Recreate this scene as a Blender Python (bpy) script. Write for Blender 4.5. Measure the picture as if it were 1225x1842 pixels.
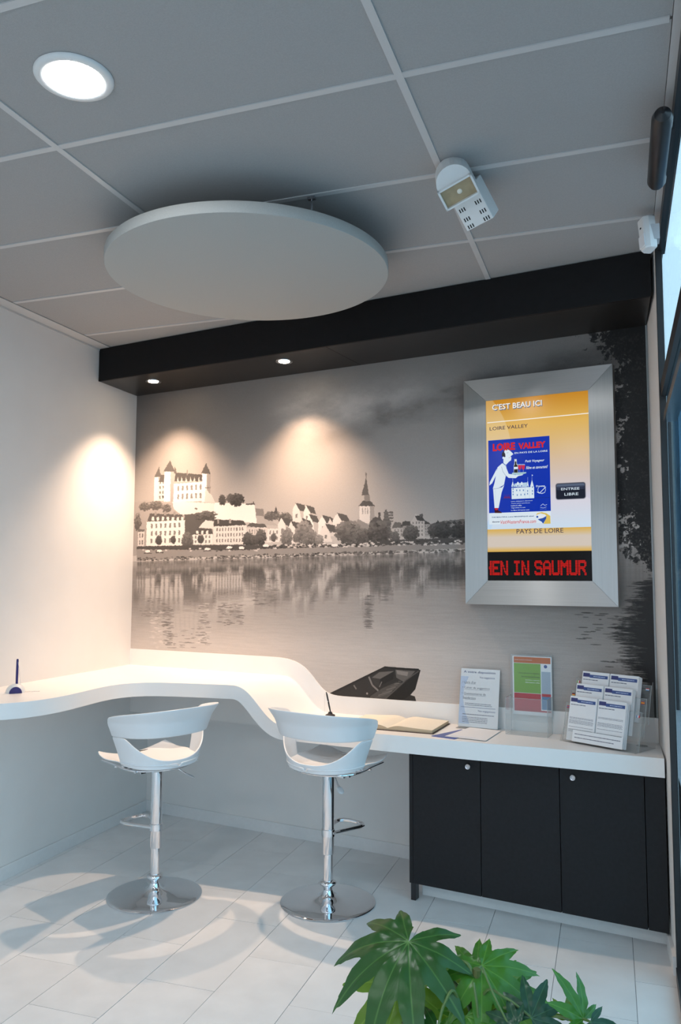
import bpy, bmesh, math, random
import numpy as np
from mathutils import Vector, Matrix, Euler
PI = math.pi
for o in list(bpy.data.objects):
    bpy.data.objects.remove(o, do_unlink=True)
scn = bpy.context.scene
C = scn.collection

# ---------------- camera
T = -0.158791                      # the mural wall stands at this angle to the room's grid
EX, EY = (math.cos(T), math.sin(T)), (-math.sin(T), math.cos(T))
def fb(x, y, z=0.0):               # mural-wall frame -> room
    return (x*EX[0]+y*EY[0], x*EX[1]+y*EY[1], z)
cam_d = bpy.data.cameras.new('camera'); cam = bpy.data.objects.new('camera', cam_d); C.objects.link(cam)
def cam_axes(yaw, pitch, roll):
    a, b, c = (math.radians(v) for v in (yaw, pitch, roll))
    f = Vector((math.sin(a)*math.cos(b), math.cos(a)*math.cos(b), math.sin(b)))
    r = Vector((math.cos(a), -math.sin(a), 0)); u = r.cross(f)
    return r*math.cos(c)+u*math.sin(c), -r*math.sin(c)+u*math.cos(c), f
R_, U_, F_ = cam_axes(-19.232, 4.7556, 0.18673)
m = Matrix.Identity(4)
for i in range(3):
    m[i][0], m[i][1], m[i][2] = R_[i], U_[i], -F_[i]
m.translation = (0, 0, 0)
cam.matrix_world = Matrix.Translation((3.06221, -4.65056, 1.58955)) @ m
cam_d.sensor_fit = 'VERTICAL'; cam_d.sensor_height = 36.0; cam_d.lens = 36.0*1436.23/1842.0
cam_d.clip_start = 0.05; cam_d.clip_end = 200
scn.camera = cam

# ---------------- world and exposure
w = bpy.data.worlds.new('sky'); scn.world = w; w.use_nodes = True
wn = w.node_tree.nodes; wl = w.node_tree.links
bg = wn['Background']
bg.inputs['Color'].default_value = (0.72, 0.84, 1.0, 1); bg.inputs['Strength'].default_value = 1.9
scn.cycles.transparent_max_bounces = 48; scn.cycles.max_bounces = 10
scn.view_settings.view_transform = 'Standard'; scn.view_settings.look = 'None'
scn.view_settings.exposure = 0.0; scn.view_settings.gamma = 1.0; scn.view_settings.use_curve_mapping = False
SPOT_W = 128.0; DOWN_W = 14.0

# ---------------- materials
def mat(name, col, rough=0.5, metal=0.0, noise=0.0, nscale=40.0, bump=0.0, bscale=200.0, spec=0.5, stretch=None, **kw):
    m = bpy.data.materials.new(name); m.use_nodes = True
    n = m.node_tree.nodes; l = m.node_tree.links; b = n['Principled BSDF']
    b.inputs['Base Color'].default_value = (*col, 1); b.inputs['Roughness'].default_value = rough
    b.inputs['Metallic'].default_value = metal; b.inputs['Specular IOR Level'].default_value = spec
    for k, v in kw.items(): b.inputs[k.replace('_', ' ')].default_value = v
    tc = n.new('ShaderNodeTexCoord'); src = tc.outputs['Object']
    if stretch:
        mp = n.new('ShaderNodeMapping'); mp.inputs['Scale'].default_value = stretch
        l.new(src, mp.inputs['Vector']); src = mp.outputs['Vector']
    if noise:
        t = n.new('ShaderNodeTexNoise'); t.inputs['Scale'].default_value = nscale; t.inputs['Detail'].default_value = 5
        l.new(src, t.inputs['Vector'])
        r = n.new('ShaderNodeValToRGB')
        r.color_ramp.elements[0].position = 0.3; r.color_ramp.elements[1].position = 0.7
        r.color_ramp.elements[0].color = (*[c*(1-noise) for c in col], 1)
        r.color_ramp.elements[1].color = (*[min(1, c*(1+noise)) for c in col], 1)
        l.new(t.outputs['Fac'], r.inputs['Fac']); l.new(r.outputs['Color'], b.inputs['Base Color'])
    if bump:
        t2 = n.new('ShaderNodeTexNoise'); t2.inputs['Scale'].default_value = bscale; t2.inputs['Detail'].default_value = 3
        l.new(src, t2.inputs['Vector'])
        bp = n.new('ShaderNodeBump'); bp.inputs['Strength'].default_value = bump; bp.inputs['Distance'].default_value = 0.002
        l.new(t2.outputs['Fac'], bp.inputs['Height']); l.new(bp.outputs['Normal'], b.inputs['Normal'])
    return m
def emis(name, col, s):
    m = bpy.data.materials.new(name); m.use_nodes = True
    n = m.node_tree.nodes; n.remove(n['Principled BSDF'])
    e = n.new('ShaderNodeEmission'); e.inputs['Color'].default_value = (*col, 1); e.inputs['Strength'].default_value = s
    m.node_tree.links.new(e.outputs[0], n['Material Output'].inputs['Surface']); return m
def clear(name, tint=(0.975, 0.98, 0.98), haze=0.05, gloss=1.0, rough=0.02):
    m = bpy.data.materials.new(name); m.use_nodes = True
    n = m.node_tree.nodes; l = m.node_tree.links; n.remove(n['Principled BSDF'])
    t = n.new('ShaderNodeBsdfTransparent'); t.inputs['Color'].default_value = (*tint, 1)
    d = n.new('ShaderNodeBsdfDiffuse'); d.inputs['Color'].default_value = (0.85, 0.9, 0.92, 1)
    g = n.new('ShaderNodeBsdfGlossy'); g.inputs['Roughness'].default_value = rough
    f = n.new('ShaderNodeLayerWeight'); f.inputs['Blend'].default_value = 0.5      # facing term -> Schlick reflectance, the same from both sides
    pw = n.new('ShaderNodeMath'); pw.operation = 'POWER'; pw.inputs[1].default_value = 5.0
    mu = n.new('ShaderNodeMath'); mu.operation = 'MULTIPLY_ADD'; mu.inputs[1].default_value = gloss*.90; mu.inputs[2].default_value = gloss*.035
    a = n.new('ShaderNodeMixShader'); a.inputs[0].default_value = haze
    b = n.new('ShaderNodeMixShader')
    l.new(t.outputs[0], a.inputs[1]); l.new(d.outputs[0], a.inputs[2])
    l.new(f.outputs['Facing'], pw.inputs[0]); l.new(pw.outputs[0], mu.inputs[0]); l.new(mu.outputs[0], b.inputs[0])
    l.new(a.outputs[0], b.inputs[1]); l.new(g.outputs[0], b.inputs[2])
    l.new(b.outputs[0], n['Material Output'].inputs['Surface']); return m
def imgmat(name, img, rough=0.55, emit=0.0):
    m = bpy.data.materials.new(name); m.use_nodes = True
    n = m.node_tree.nodes; l = m.node_tree.links; b = n['Principled BSDF']
    t = n.new('ShaderNodeTexImage'); t.image = img; t.extension = 'EXTEND'
    if emit:
        n.remove(b); e = n.new('ShaderNodeEmission'); e.inputs['Strength'].default_value = emit
        l.new(t.outputs['Color'], e.inputs['Color']); g = n.new('ShaderNodeBsdfGlossy'); g.inputs['Roughness'].default_value = 0.15
        g.inputs['Color'].default_value = (.012, .012, .012, 1)
        a = n.new('ShaderNodeAddShader'); l.new(e.outputs[0], a.inputs[0]); l.new(g.outputs[0], a.inputs[1])
        l.new(a.outputs[0], n['Material Output'].inputs['Surface'])
    else:
        b.inputs['Roughness'].default_value = rough; b.inputs['Specular IOR Level'].default_value = 0.35
        l.new(t.outputs['Color'], b.inputs['Base Color'])
    return m
M = {}
M['wall'] = mat('wall_paint', (0.80, 0.775, 0.75), 0.75, noise=0.015, nscale=6, bump=0.05, bscale=350)
M['base'] = mat('baseboard_paint', (0.78, 0.77, 0.76), 0.5, noise=0.02)
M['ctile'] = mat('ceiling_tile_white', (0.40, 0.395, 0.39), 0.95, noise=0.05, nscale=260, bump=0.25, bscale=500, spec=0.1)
M['tbar'] = mat('ceiling_grid_paint', (0.58, 0.575, 0.57), 0.45, noise=0.01)
M['plenum'] = mat('ceiling_board', (0.10, 0.10, 0.10), 0.9, noise=0.05)
M['grout'] = mat('grout_grey', (0.30, 0.30, 0.31), 0.9, noise=0.1)
M['ftile'] = []
for i, g in enumerate((0.0, 0.015, -0.02, 0.008, -0.01)):
    M['ftile'].append(mat('floor_tile_ceramic', (0.76+g, 0.755+g, 0.75+g), 0.33, noise=0.045, nscale=4.5+i, bump=0.04, bscale=90, spec=0.45))
M['solid'] = mat('white_solid_surface', (0.87, 0.855, 0.84), 0.32, noise=0.008, nscale=8)
M['black'] = mat('black_laminate', (0.009, 0.0085, 0.009), 0.55, spec=0.2, noise=0.15, nscale=30, bump=0.04, bscale=400)
M['soffit'] = mat('black_satin_panel', (0.013, 0.011, 0.010), 0.33, spec=0.32, noise=0.1, nscale=20)
M['door'] = mat('dark_grey_laminate', (0.011, 0.0115, 0.0135), 0.55, spec=0.28, noise=0.18, nscale=60, bump=0.08, bscale=500)
M['plinth'] = mat('white_plinth', (0.74, 0.74, 0.73), 0.45, noise=0.02)
M['chrome'] = mat('polished_chrome', (0.86, 0.86, 0.88), 0.04, 1.0, noise=0.01)
M['steelrod'] = mat('satin_steel', (0.55, 0.55, 0.57), 0.22, 1.0, noise=0.02)
def brushed(name, axis):
    m = mat(name, (0.45, 0.44, 0.425), 0.33, 1.0, noise=0.07, nscale=3, stretch=(1, 1, 260) if axis == 'x' else (260, 1, 1), Anisotropic=1.0)
    n = m.node_tree.nodes; t = n.new('ShaderNodeTangent'); t.direction_type = 'UV_MAP'; m.node_tree.links.new(t.outputs[0], n['Principled BSDF'].inputs['Tangent'])
    n['Principled BSDF'].inputs['Anisotropic Rotation'].default_value = 0.25 if axis == 'x' else 0.0
    return m
M['brushx'] = brushed('brushed_steel_horizontal', 'x'); M['brushz'] = brushed('brushed_steel_vertical', 'z')
M['shell'] = mat('white_moulded_plastic', (0.80, 0.82, 0.84), 0.28, noise=0.01, nscale=10)
M['plastic'] = mat('white_plastic', (0.78, 0.78, 0.77), 0.4, noise=0.01)
M['greyplastic'] = mat('grey_plastic', (0.5, 0.51, 0.53), 0.4, noise=0.02)
M['blackplastic'] = mat('black_plastic', (0.015, 0.015, 0.017), 0.38, noise=0.1)
M['frame'] = mat('black_window_profile', (0.016, 0.015, 0.016), 0.4, noise=0.1)
M['navy'] = mat('navy_plastic', (0.02, 0.012, 0.13), 0.35, noise=0.05)
M['disc'] = mat('acoustic_fabric', (0.45, 0.45, 0.43), 0.95, noise=0.05, nscale=300, bump=0.2, bscale=600, spec=0.1)
M['paper'] = mat('white_paper', (0.80, 0.81, 0.83), 0.7, noise=0.01)
M['cream'] = mat('cream_paper', (0.83, 0.77, 0.65), 0.75, noise=0.02)
M['bookcover'] = mat('brown_book_cover', (0.05, 0.025, 0.02), 0.5, noise=0.15)
M['pageedge'] = mat('page_edges', (0.55, 0.42, 0.28), 0.8, noise=0.25, nscale=4, stretch=(1, 1, 300))
M['folder'] = mat('blue_folder', (0.06, 0.10, 0.34), 0.4, noise=0.05)
M['ink'] = mat('grey_print', (0.16, 0.17, 0.22), 0.8, noise=0.05)
M['inkblue'] = mat('blue_print', (0.06, 0.09, 0.24), 0.8, noise=0.05)
M['hdr'] = mat('header_blue', (0.045, 0.09, 0.27), 0.6, noise=0.1)
M['hdr2'] = mat('header_navy', (0.03, 0.04, 0.16), 0.6, noise=0.1)
M['red'] = mat('print_red', (0.50, 0.03, 0.045), 0.5, noise=0.03)
M['orange'] = mat('print_orange', (0.55, 0.14, 0.035), 0.5, noise=0.03)
M['green'] = mat('print_green', (0.20, 0.40, 0.06), 0.5, noise=0.03)
M['greyblue'] = mat('print_pale_blue', (0.38, 0.46, 0.55), 0.5, noise=0.03)
M['midblue'] = mat('print_blue', (0.08, 0.22, 0.42), 0.5, noise=0.03)
M['paleblue'] = mat('print_very_pale_blue', (0.52, 0.62, 0.80), 0.7, noise=0.03)
M['yellow'] = mat('print_yellow', (0.7, 0.45, 0.02), 0.5, noise=0.03)
M['pblack'] = mat('print_black', (0.02, 0.02, 0.02), 0.5, noise=0.03)
M['acryl'] = clear('clear_acrylic', haze=0.045)
M['acryledge'] = clear('acrylic_edge', tint=(0.80, 0.84, 0.84), haze=0.30)
M['glass'] = clear('window_glass', tint=(0.80, 0.93, 0.96), haze=0.0, gloss=0.35)
M['tint'] = mat('smoked_lens_glass', (0.42, 0.32, 0.19), 0.25, noise=0.1)
M['hole'] = mat('dark_slot', (0.01, 0.01, 0.01), 0.8, noise=0.05)
M['pave'] = mat('street_paving', (0.30, 0.32, 0.34), 0.9, noise=0.1, nscale=3)
M['facade'] = mat('blue_grey_facade', (0.20, 0.33, 0.46), 0.5, noise=0.4, nscale=5, stretch=(6, 1, 0.3))
M['lampglow'] = emis('lamp_diffuser', (0.96, 0.98, 1.0), 150.0)
M['bulb'] = emis('halogen_bulb', (1.0, 0.80, 0.52), 40.0)
M['pot'] = mat('dark_planter', (0.05, 0.05, 0.055), 0.5, noise=0.1)
M['soil'] = mat('soil', (0.06, 0.04, 0.03), 0.95, noise=0.4, nscale=60, bump=0.6, bscale=80)
M['bark'] = mat('plant_stem', (0.10, 0.12, 0.03), 0.6, noise=0.35, nscale=30)
M['petiole'] = mat('leaf_stalk', (0.10, 0.17, 0.045), 0.45, noise=0.15)

# ---------------- mesh helpers
def mk(name, V, Fc, ma=None, parent=None, smooth=False, loc=None, rot=None, angle=None):
    me = bpy.data.meshes.new(name); me.from_pydata([tuple(v) for v in V], [], [tuple(f) for f in Fc]); me.update()
    bm = bmesh.new(); bm.from_mesh(me); bmesh.ops.recalc_face_normals(bm, faces=bm.faces); bm.to_mesh(me); bm.free()
    if ma:
        for q in (ma if isinstance(ma, (list, tuple)) else [ma]): me.materials.append(q)
    if smooth: me.polygons.foreach_set('use_smooth', [True]*len(me.polygons))
    if angle: me.set_sharp_from_angle(angle=math.radians(angle))
    o = bpy.data.objects.new(name, me); C.objects.link(o)
    if parent is not None: o.parent = parent
    if loc is not None: o.location = loc
    if rot is not None: o.rotation_euler = rot
    return o
class G:
    """collects simple solids into one mesh"""
    def __init__(s): s.V = []; s.F = []; s.mi = []
    def add(s, V, Fc, k=0):
        n = len(s.V); s.V += [tuple(v) for v in V]; s.F += [tuple(i+n for i in f) for f in Fc]; s.mi += [k]*len(Fc); return s
    def box(s, x0, x1, y0, y1, z0, z1, k=0, M4=None):
        V = [(x, y, z) for x in (x0, x1) for y in (y0, y1) for z in (z0, z1)]
        if M4 is not None: V = [tuple(M4 @ Vector(v)) for v in V]
        return s.add(V, [(0, 1, 3, 2), (4, 6, 7, 5), (0, 4, 5, 1), (2, 3, 7, 6), (0, 2, 6, 4), (1, 5, 7, 3)], k)
    def prism(s, pts, z0, z1, k=0):
        n = len(pts); V = [(x, y, z0) for x, y in pts]+[(x, y, z1) for x, y in pts]
        return s.add(V, [tuple(range(n-1, -1, -1)), tuple(range(n, 2*n))]+[(i, (i+1) % n, n+(i+1) % n, n+i) for i in range(n)], k)
    def lathe(s, prof, c=(0, 0, 0), n=40, k=0, close=False):
        V = []; Fc = []
        for r, z in prof:
            for i in range(n):
                a = 2*PI*i/n; V.append((c[0]+r*math.cos(a), c[1]+r*math.sin(a), c[2]+z))
        for j in range(len(prof)-1):
            for i in range(n): Fc.append((j*n+i, j*n+(i+1) % n, (j+1)*n+(i+1) % n, (j+1)*n+i))
        Fc.append(tuple(range(n-1, -1, -1))); Fc.append(tuple((len(prof)-1)*n+i for i in range(n)))
        return s.add(V, Fc, k)
    def tube(s, pts, r, n=8, k=0):
        P = [Vector(p) for p in pts]; rs = r if isinstance(r, (list, tuple)) else [r]*len(P); V = []; Fc = []
        up = Vector((0.31, 0.2, 0.93))
        for i, p in enumerate(P):
            d = (P[min(i+1, len(P)-1)]-P[max(i-1, 0)]).normalized()
            a = d.cross(up); a = a.normalized() if a.length > 1e-4 else d.orthogonal().normalized(); b = d.cross(a)
            for j in range(n):
                t = 2*PI*j/n; V.append(p+(a*math.cos(t)+b*math.sin(t))*rs[i])
        for i in range(len(P)-1):
            for j in range(n): Fc.append((i*n+j, i*n+(j+1) % n, (i+1)*n+(j+1) % n, (i+1)*n+j))
        Fc.append(tuple(range(n-1, -1, -1))); Fc.append(tuple((len(P)-1)*n+j for j in range(n)))
        return s.add(V, Fc, k)
    def build(s, name, ma, parent=None, smooth=False, bevel=0, seg=2, loc=None, rot=None, angle=35):
        o = mk(name, s.V, s.F, ma, parent, smooth, loc, rot)
        if isinstance(ma, (list, tuple)) and len(ma) > 1: o.data.polygons.foreach_set('material_index', s.mi)
        if smooth and angle: o.data.set_sharp_from_angle(angle=math.radians(angle))
        if bevel:
            b = o.modifiers.new('bevel', 'BEVEL'); b.width = bevel; b.segments = seg; b.limit_method = 'ANGLE'; b.angle_limit = math.radians(40)
        return o
def thing(name, label, cat, loc=(0, 0, 0), rz=0.0, group=None):
    o = bpy.data.objects.new(name, None); C.objects.link(o); o.location = loc; o.rotation_euler = (0, 0, rz)
    o.empty_display_size = 0.05; o['label'] = label; o['category'] = cat
    if group: o['group'] = group
    return o
def tag(o, label, cat, group=None):
    o['label'] = label; o['category'] = cat
    if group: o['group'] = group
    return o
def struct(o):
    o['kind'] = 'structure'; return o
def text(s, x0, x1, z0, z1, ma, parent, y=0.0, name='lettering', shear=0.0, bold=0.0, plane='xz', rz=0.0, M4=None, keep=None):
    cu = bpy.data.curves.new('t', 'FONT'); cu.body = s; cu.resolution_u = 2; cu.shear = shear; cu.offset = bold
    ob = bpy.data.objects.new('t', cu); C.objects.link(ob)
    dg = bpy.context.evaluated_depsgraph_get(); me = bpy.data.meshes.new_from_object(ob.evaluated_get(dg))
    bpy.data.objects.remove(ob); bpy.data.curves.remove(cu)
    n = len(me.vertices); co = np.zeros(n*3, np.float32); me.vertices.foreach_get('co', co); co = co.reshape(-1, 3)
    lo = co.min(0); hi = co.max(0)
    X = x0+(co[:, 0]-lo[0])/(hi[0]-lo[0])*(x1-x0); Z = z0+(co[:, 1]-lo[1])/(hi[1]-lo[1])*(z1-z0)
    out = np.stack([X, np.full(n, y), Z], 1) if plane == 'xz' else np.stack([X, Z, np.full(n, y)], 1)
    if M4 is not None:
        A = np.array(M4); out = out@A[:3, :3].T+A[:3, 3]
    me.vertices.foreach_set('co', out.astype(np.float32).ravel()); me.update()
    me.materials.clear(); me.materials.append(ma)
    o = bpy.data.objects.new(name, me); C.objects.link(o)
    if parent is not None: o.parent = parent
    return o

# ---------------- painter for flat prints (mural, screen): numpy raster in wall metres
class Paint:
    def __init__(s, x0, x1, z0, z1, ppm, ch=1):
        s.x0, s.z0, s.ppm = x0, z0, ppm; s.W = int((x1-x0)*ppm); s.H = int((z1-z0)*ppm); s.x1, s.z1 = x1, z1
        s.A = np.zeros((s.H, s.W, ch), np.float32)
    def px(s, p): return ((p[0]-s.x0)*s.ppm, (p[1]-s.z0)*s.ppm)
    def mask(s, pts):
        P = [s.px(p) for p in pts]; xs = [p[0] for p in P]; ys = [p[1] for p in P]
        a, b = max(0, int(min(xs))-1), min(s.W, int(max(xs))+2); c, d = max(0, int(min(ys))-1), min(s.H, int(max(ys))+2)
        if a >= b or c >= d: return None
        acc = np.zeros((d-c, b-a), np.float32)
        for ox, oy in ((.25, .25), (.75, .25), (.25, .75), (.75, .75)):
            X, Y = np.meshgrid(np.arange(a, b)+ox, np.arange(c, d)+oy); ins = np.zeros(X.shape, bool)
            for i in range(len(P)):
                (xa, ya), (xb, yb) = P[i], P[(i+1) % len(P)]
                if ya == yb: continue
                ins ^= ((ya > Y) != (yb > Y)) & (X < (xb-xa)*(Y-ya)/(yb-ya)+xa)
            acc += ins*.25
        return (slice(c, d), slice(a, b)), acc
    def poly(s, pts, col, al=1.0):
        r = s.mask(pts)
        if r is None: return
        sl, mk_ = r; mk_ = (mk_*al)[..., None]; s.A[sl] = s.A[sl]*(1-mk_)+np.array(col, np.float32).reshape(1, 1, -1)*mk_
    def rect(s, a, b, col, al=1.0): s.poly([a, (b[0], a[1]), b, (a[0], b[1])], col, al)
    def ell(s, c, rx, rz, col, al=1.0, n=28): s.poly([(c[0]+rx*math.cos(2*PI*i/n), c[1]+rz*math.sin(2*PI*i/n)) for i in range(n)], col, al)
    def line(s, pts, w, col, al=1.0):
        for a, b in zip(pts[:-1], pts[1:]):
            d = (b[0]-a[0], b[1]-a[1]); L = math.hypot(*d) or 1; nx, nz = -d[1]/L*w/2, d[0]/L*w/2
            s.poly([(a[0]+nx, a[1]+nz), (b[0]+nx, b[1]+nz), (b[0]-nx, b[1]-nz), (a[0]-nx, a[1]-nz)], col, al)
    def image(s, name):
        im = bpy.data.images.new(name, s.W, s.H, alpha=False); a = np.ones((s.H, s.W, 4), np.float32)
        a[..., :3] = np.clip(s.A, 0, 1) if s.A.shape[2] == 3 else np.repeat(np.clip(s.A, 0, 1), 3, 2)
        im.pixels.foreach_set(a.ravel()); im.update(); im.pack(); return im
rg = np.random.default_rng(7)
def vnoise(H, W, ch_, cw_, oct_=4, gain=.55):
    out = np.zeros((H, W), np.float32); amp = 1; tot = 0
    for _ in range(oct_):
        gh, gw = max(2, int(H/ch_)+2), max(2, int(W/cw_)+2); g = rg.random((gh, gw)).astype(np.float32)
        y = np.linspace(0, gh-1.001, H); x = np.linspace(0, gw-1.001, W); yi = y.astype(int); xi = x.astype(int)
        fy = (y-yi); fx = (x-xi); fy = (fy*fy*(3-2*fy))[:, None]; fx = (fx*fx*(3-2*fx))[None]
        v = g[yi][:, xi]*(1-fy)*(1-fx)+g[yi+1][:, xi]*fy*(1-fx)+g[yi][:, xi+1]*(1-fy)*fx+g[yi+1][:, xi+1]*fy*fx
        out += v*amp; tot += amp; amp *= gain; ch_ = max(1.5, ch_/2); cw_ = max(1.5, cw_/2)
    return out/tot

# ================= ROOM
LX = -0.045; H_ = 3.044; YR = -7.2; RX = 3.235; YB = 0.215; ZB = 2.8356
# corner where the recessed lower wall meets the left wall
def clip(poly, fn):
    out = []
    for i in range(len(poly)):
        a, b = poly[i], poly[(i+1) % len(poly)]; fa, fb_ = fn(a), fn(b)
        if fa >= 0: out.append(a)
        if (fa >= 0) != (fb_ >= 0):
            t = fa/(fa-fb_); out.append((a[0]+(b[0]-a[0])*t, a[1]+(b[1]-a[1])*t))
    return out
def tob(x, y): return (x*EX[0]+y*EX[1], x*EY[0]+y*EY[1])
# floor slab (grout) with tiles
yl = (YB+0.0)/EY[1]
fl = struct(G().box(LX-0.12, 3.285, YR, 0.6, -0.12, -0.0025).build('floor', M['grout']))
CF, SF = math.cos(0.01207), math.sin(0.01207); far = G(); nt = 0
rnd = random.Random(3)
for k in range(-1, 13):
    xa = -0.3235+k*0.30825+0.0012; xb = xa+0.30825-0.0024
    off = -0.5635 if k % 2 else -0.869
    for n in range(-3, 12):
        y1 = off-n*0.6103-0.0012; y0 = y1-0.6103+0.0024
        P = [(xa, y0), (xb, y0), (xb, y1), (xa, y1)]
        P = [(x*CF-y*SF, x*SF+y*CF) for x, y in P]
        P = clip(P, lambda p: p[0]-LX); P = clip(P, lambda p: RX+0.02-p[0]) if P else P
        P = clip(P, lambda p: p[1]-YR) if P else P
        P = clip(P, lambda p: YB+0.005-tob(*p)[1]) if P else P
        if len(P) < 3: continue
        if max(p[1] for p in P) > -3.3:
            g = G().prism(P, -0.008, rnd.uniform(-.0004, .0004)); g.build('floor_tile', rnd.choice(M['ftile']), fl)
        else: far.prism(P, -0.008, 0)
o = far.build('floor_tile_field', M['ftile'][0], fl); o['kind'] = 'stuff'
# ceiling
ce = struct(G().box(LX-0.12, 3.285, YR, 0.6, H_+0.03, H_+0.12).build('ceiling', M['plenum']))
GX, GY = 1.292, -2.512
xs = [LX+0.09, GX, GX+1.2, 3.232]; ys = [GY+.6*j for j in range(-8, 5)]
g_main = None
for i in range(3):
    for j in range(-8, 5):
        a, b = GY+.6*j, GY+.6*(j+1)
        if a > 0.1: continue
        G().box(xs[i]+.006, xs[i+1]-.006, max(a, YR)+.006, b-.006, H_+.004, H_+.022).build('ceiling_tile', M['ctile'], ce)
for j in range(-7, 5):
    y = GY+.6*j
    if y < 0.1:
        for i in range(3): G().box(xs[i]+.012, xs[i+1]-.012, y-.012, y+.012, H_, H_+.02).build('grid_bar', M['tbar'], ce)
for i in (1, 2): G().box(xs[i]-.012, xs[i]+.012, YR, 0.2, H_-.0005, H_+.021).build('grid_bar', M['tbar'], ce)
tr = G().box(LX, LX+.088, YR, 0.3, H_+.0015, H_+.02).box(LX, LX+.006, YR, 0.3, H_-.010, H_+.002)
struct(tr.build('trim_1', M['tbar']))
struct(G().box(3.228, 3.250, YR, -.1, H_-.002, H_+.02).build('trim_3', M['tbar']))
# left wall, baseboard
struct(G().box(LX-0.12, LX, YR, 0.3, -0.02, H_+.03).build('wall_left', M['wall']))
bb = G().box(LX, LX+.010, YR, YB/EY[1]-LX*T*0+.012, -.001, .073)
struct(bb.build('baseboard_left', M['base'], bevel=.003))
# back wall: recessed below the counter, mural wall above standing proud of it (both in the mural frame)
RB = (0, 0, T)
struct(G().box(-0.25, 3.255, YB, YB+.12, -0.02, H_+.03).build('wall_back', M['wall'], rot=RB))
struct(G().prism([(-0.052, 0.0), (3.262, 0.0), (3.262, YB), (-0.09, YB)], 0.70, 2.90).build('wall_mural', M['wall'], rot=RB))
struct(G().box(-.085, 2.13, YB-.010, YB, -.001, .073).build('baseboard_back', M['base'], rot=RB, bevel=.003))
# right wall stub between mural and shopfront
struct(G().prism([(3.219, -.515), (3.241, -1.03), (3.269, -1.03), (3.269, .1), (3.268, .1), (3.225, -.30)], -.02, H_+.03).build('wall_right', M['wall']))
struct(G().prism([(3.2165, -.80), (3.2275, -1.035), (3.2415, -1.035), (3.232, -.80)], 0, .073).build('baseboard_right', M['base']))
# rear wall with a wide opening behind the camera
struct(G().box(LX-.12, 3.6, YR-.12, YR, 2.5, H_+.1).box(LX-.12, .5, YR-.12, YR, -.02, 2.5).build('wall_rear', M['wall']))

# ---------------- soffit box with two halogen spots
so = thing('soffit', 'long black box soffit under the ceiling over the mural', 'soffit', fb(0, 0, ZB), T)
S_ = 0.004
G().prism([(0.028, -.440), (3.335, -.440), (3.335, -.425), (0.025, -.425)], 0, .2084).build('front_panel', M['black'], so)
G().prism([(0.028, -.425), (1.682, -.425), (1.682, .0), (-.045, .0)], 0, .014).build('underside_panel', M['soffit'], so)
G().prism([(1.6845, -.425), (3.330, -.425), (3.255, .0), (1.6845, .0)], 0, .014).build('underside_panel', M['soffit'], so)
def spot(xb, yb, label):
    t = thing('recessed_spotlight', label, 'spotlight', fb(xb, yb, ZB), T, 'halogen spotlights in the black soffit')
    G().lathe([(.034, -.0015), (.048, -.004), (.049, -.0002), (.049, 0.0), (.034, 0.0)], n=32).build('rim', M['chrome'], t, smooth=True)
    G().lathe([(.0, -.0065), (.024, -.006), (.031, -.0035), (.0325, -.001)], n=24).build('bulb', M['bulb'], t, smooth=True)
    l = bpy.data.lights.new('halogen', 'SPOT'); l.energy = SPOT_W; l.color = (1.0, 0.71, 0.50); l.spot_size = math.radians(102); l.spot_blend = 1.0
    l.shadow_soft_size = .025
    lo = bpy.data.objects.new('halogen_light', l); C.objects.link(lo); lo.parent = t; lo.location = (0, 0, -.03)
    return t
spot(.338, -.277, 'glowing halogen spot at the left end of the black soffit')
spot(1.328, -.289, 'glowing halogen spot nearer the middle of the soffit, below the round ceiling panel')

# ---------------- mural (flat print on the wall)
def homog(h, u, v):
    d = h[6]*u+h[7]*v+1.0
    return ((h[0]*u+h[1]*v+h[2])/d, (h[3]*u+h[4]*v+h[5])/d)
# drawing units of the print -> metres on the wall (x along it, z up)
HM = (0.0059944894, 0.00014466665, -1.6446073, 0.00085185841, -0.0044134278, 6.3094077, 0.00052659447, 8.2736532e-05)
def M_(u, v): return homog(HM, u, v)
mu = Paint(-0.04, 3.26, 0.86, 2.8356, 620)
Hh, Ww = mu.H, mu.W
zz = np.linspace(mu.z0, mu.z1, Hh)[:, None]; xx = np.linspace(mu.x0, mu.x1, Ww)[None]
ZW = 1.575                                      # far shore waterline
sky = .54+.22*np.clip((2.75-zz)/1.1, 0, 1)+0*xx
sky = sky-.10*np.clip((1.0-xx)/1.0, 0, 1)*np.clip((zz-1.9)/.7, 0, 1)
cl = vnoise(Hh, Ww, 130, 260, 6, .58)
band = np.exp(-((zz-(2.60-.03*(xx-1.3)))/.13)**2)*np.clip((xx-1.0)/.3, 0, 1)*np.clip((2.6-xx)/.8, .15, 1)
sky = sky+band*(.10+.55*np.clip(cl-.46, 0, 1))
dk = np.exp(-((zz-(2.44+.16*(xx-1.4)))/.09)**2)*np.clip((xx-1.2)/.3, 0, 1)
sky = sky-dk*(.12+.5*np.clip(.56-cl, 0, 1))
sky = sky+.05*(cl-.5)*np.clip((zz-2.2)/.3, 0, 1)
mu.A[..., 0] = sky
def shade_noise(c, rx, rz, d=.30, l=.52, n=90, seed=1, al=.85):
    n = int(n*2.2); r = random.Random(seed); mu.ell(c, rx*.84, rz*.84, [d], .9)
    for _ in range(n):
        a = r.uniform(0, 2*PI); q = math.sqrt(r.random())*1.02; s = r.uniform(.06, .20)
        x, z = c[0]+math.cos(a)*q*rx, c[1]+math.sin(a)*q*rz
        v = d+(l-d)*max(0, min(1, .5+.5*(math.sin(a)*q)+r.uniform(-.35, .35)))
        mu.ell((x, z), rx*s, rz*s*.8, [v], al, 7)
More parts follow.
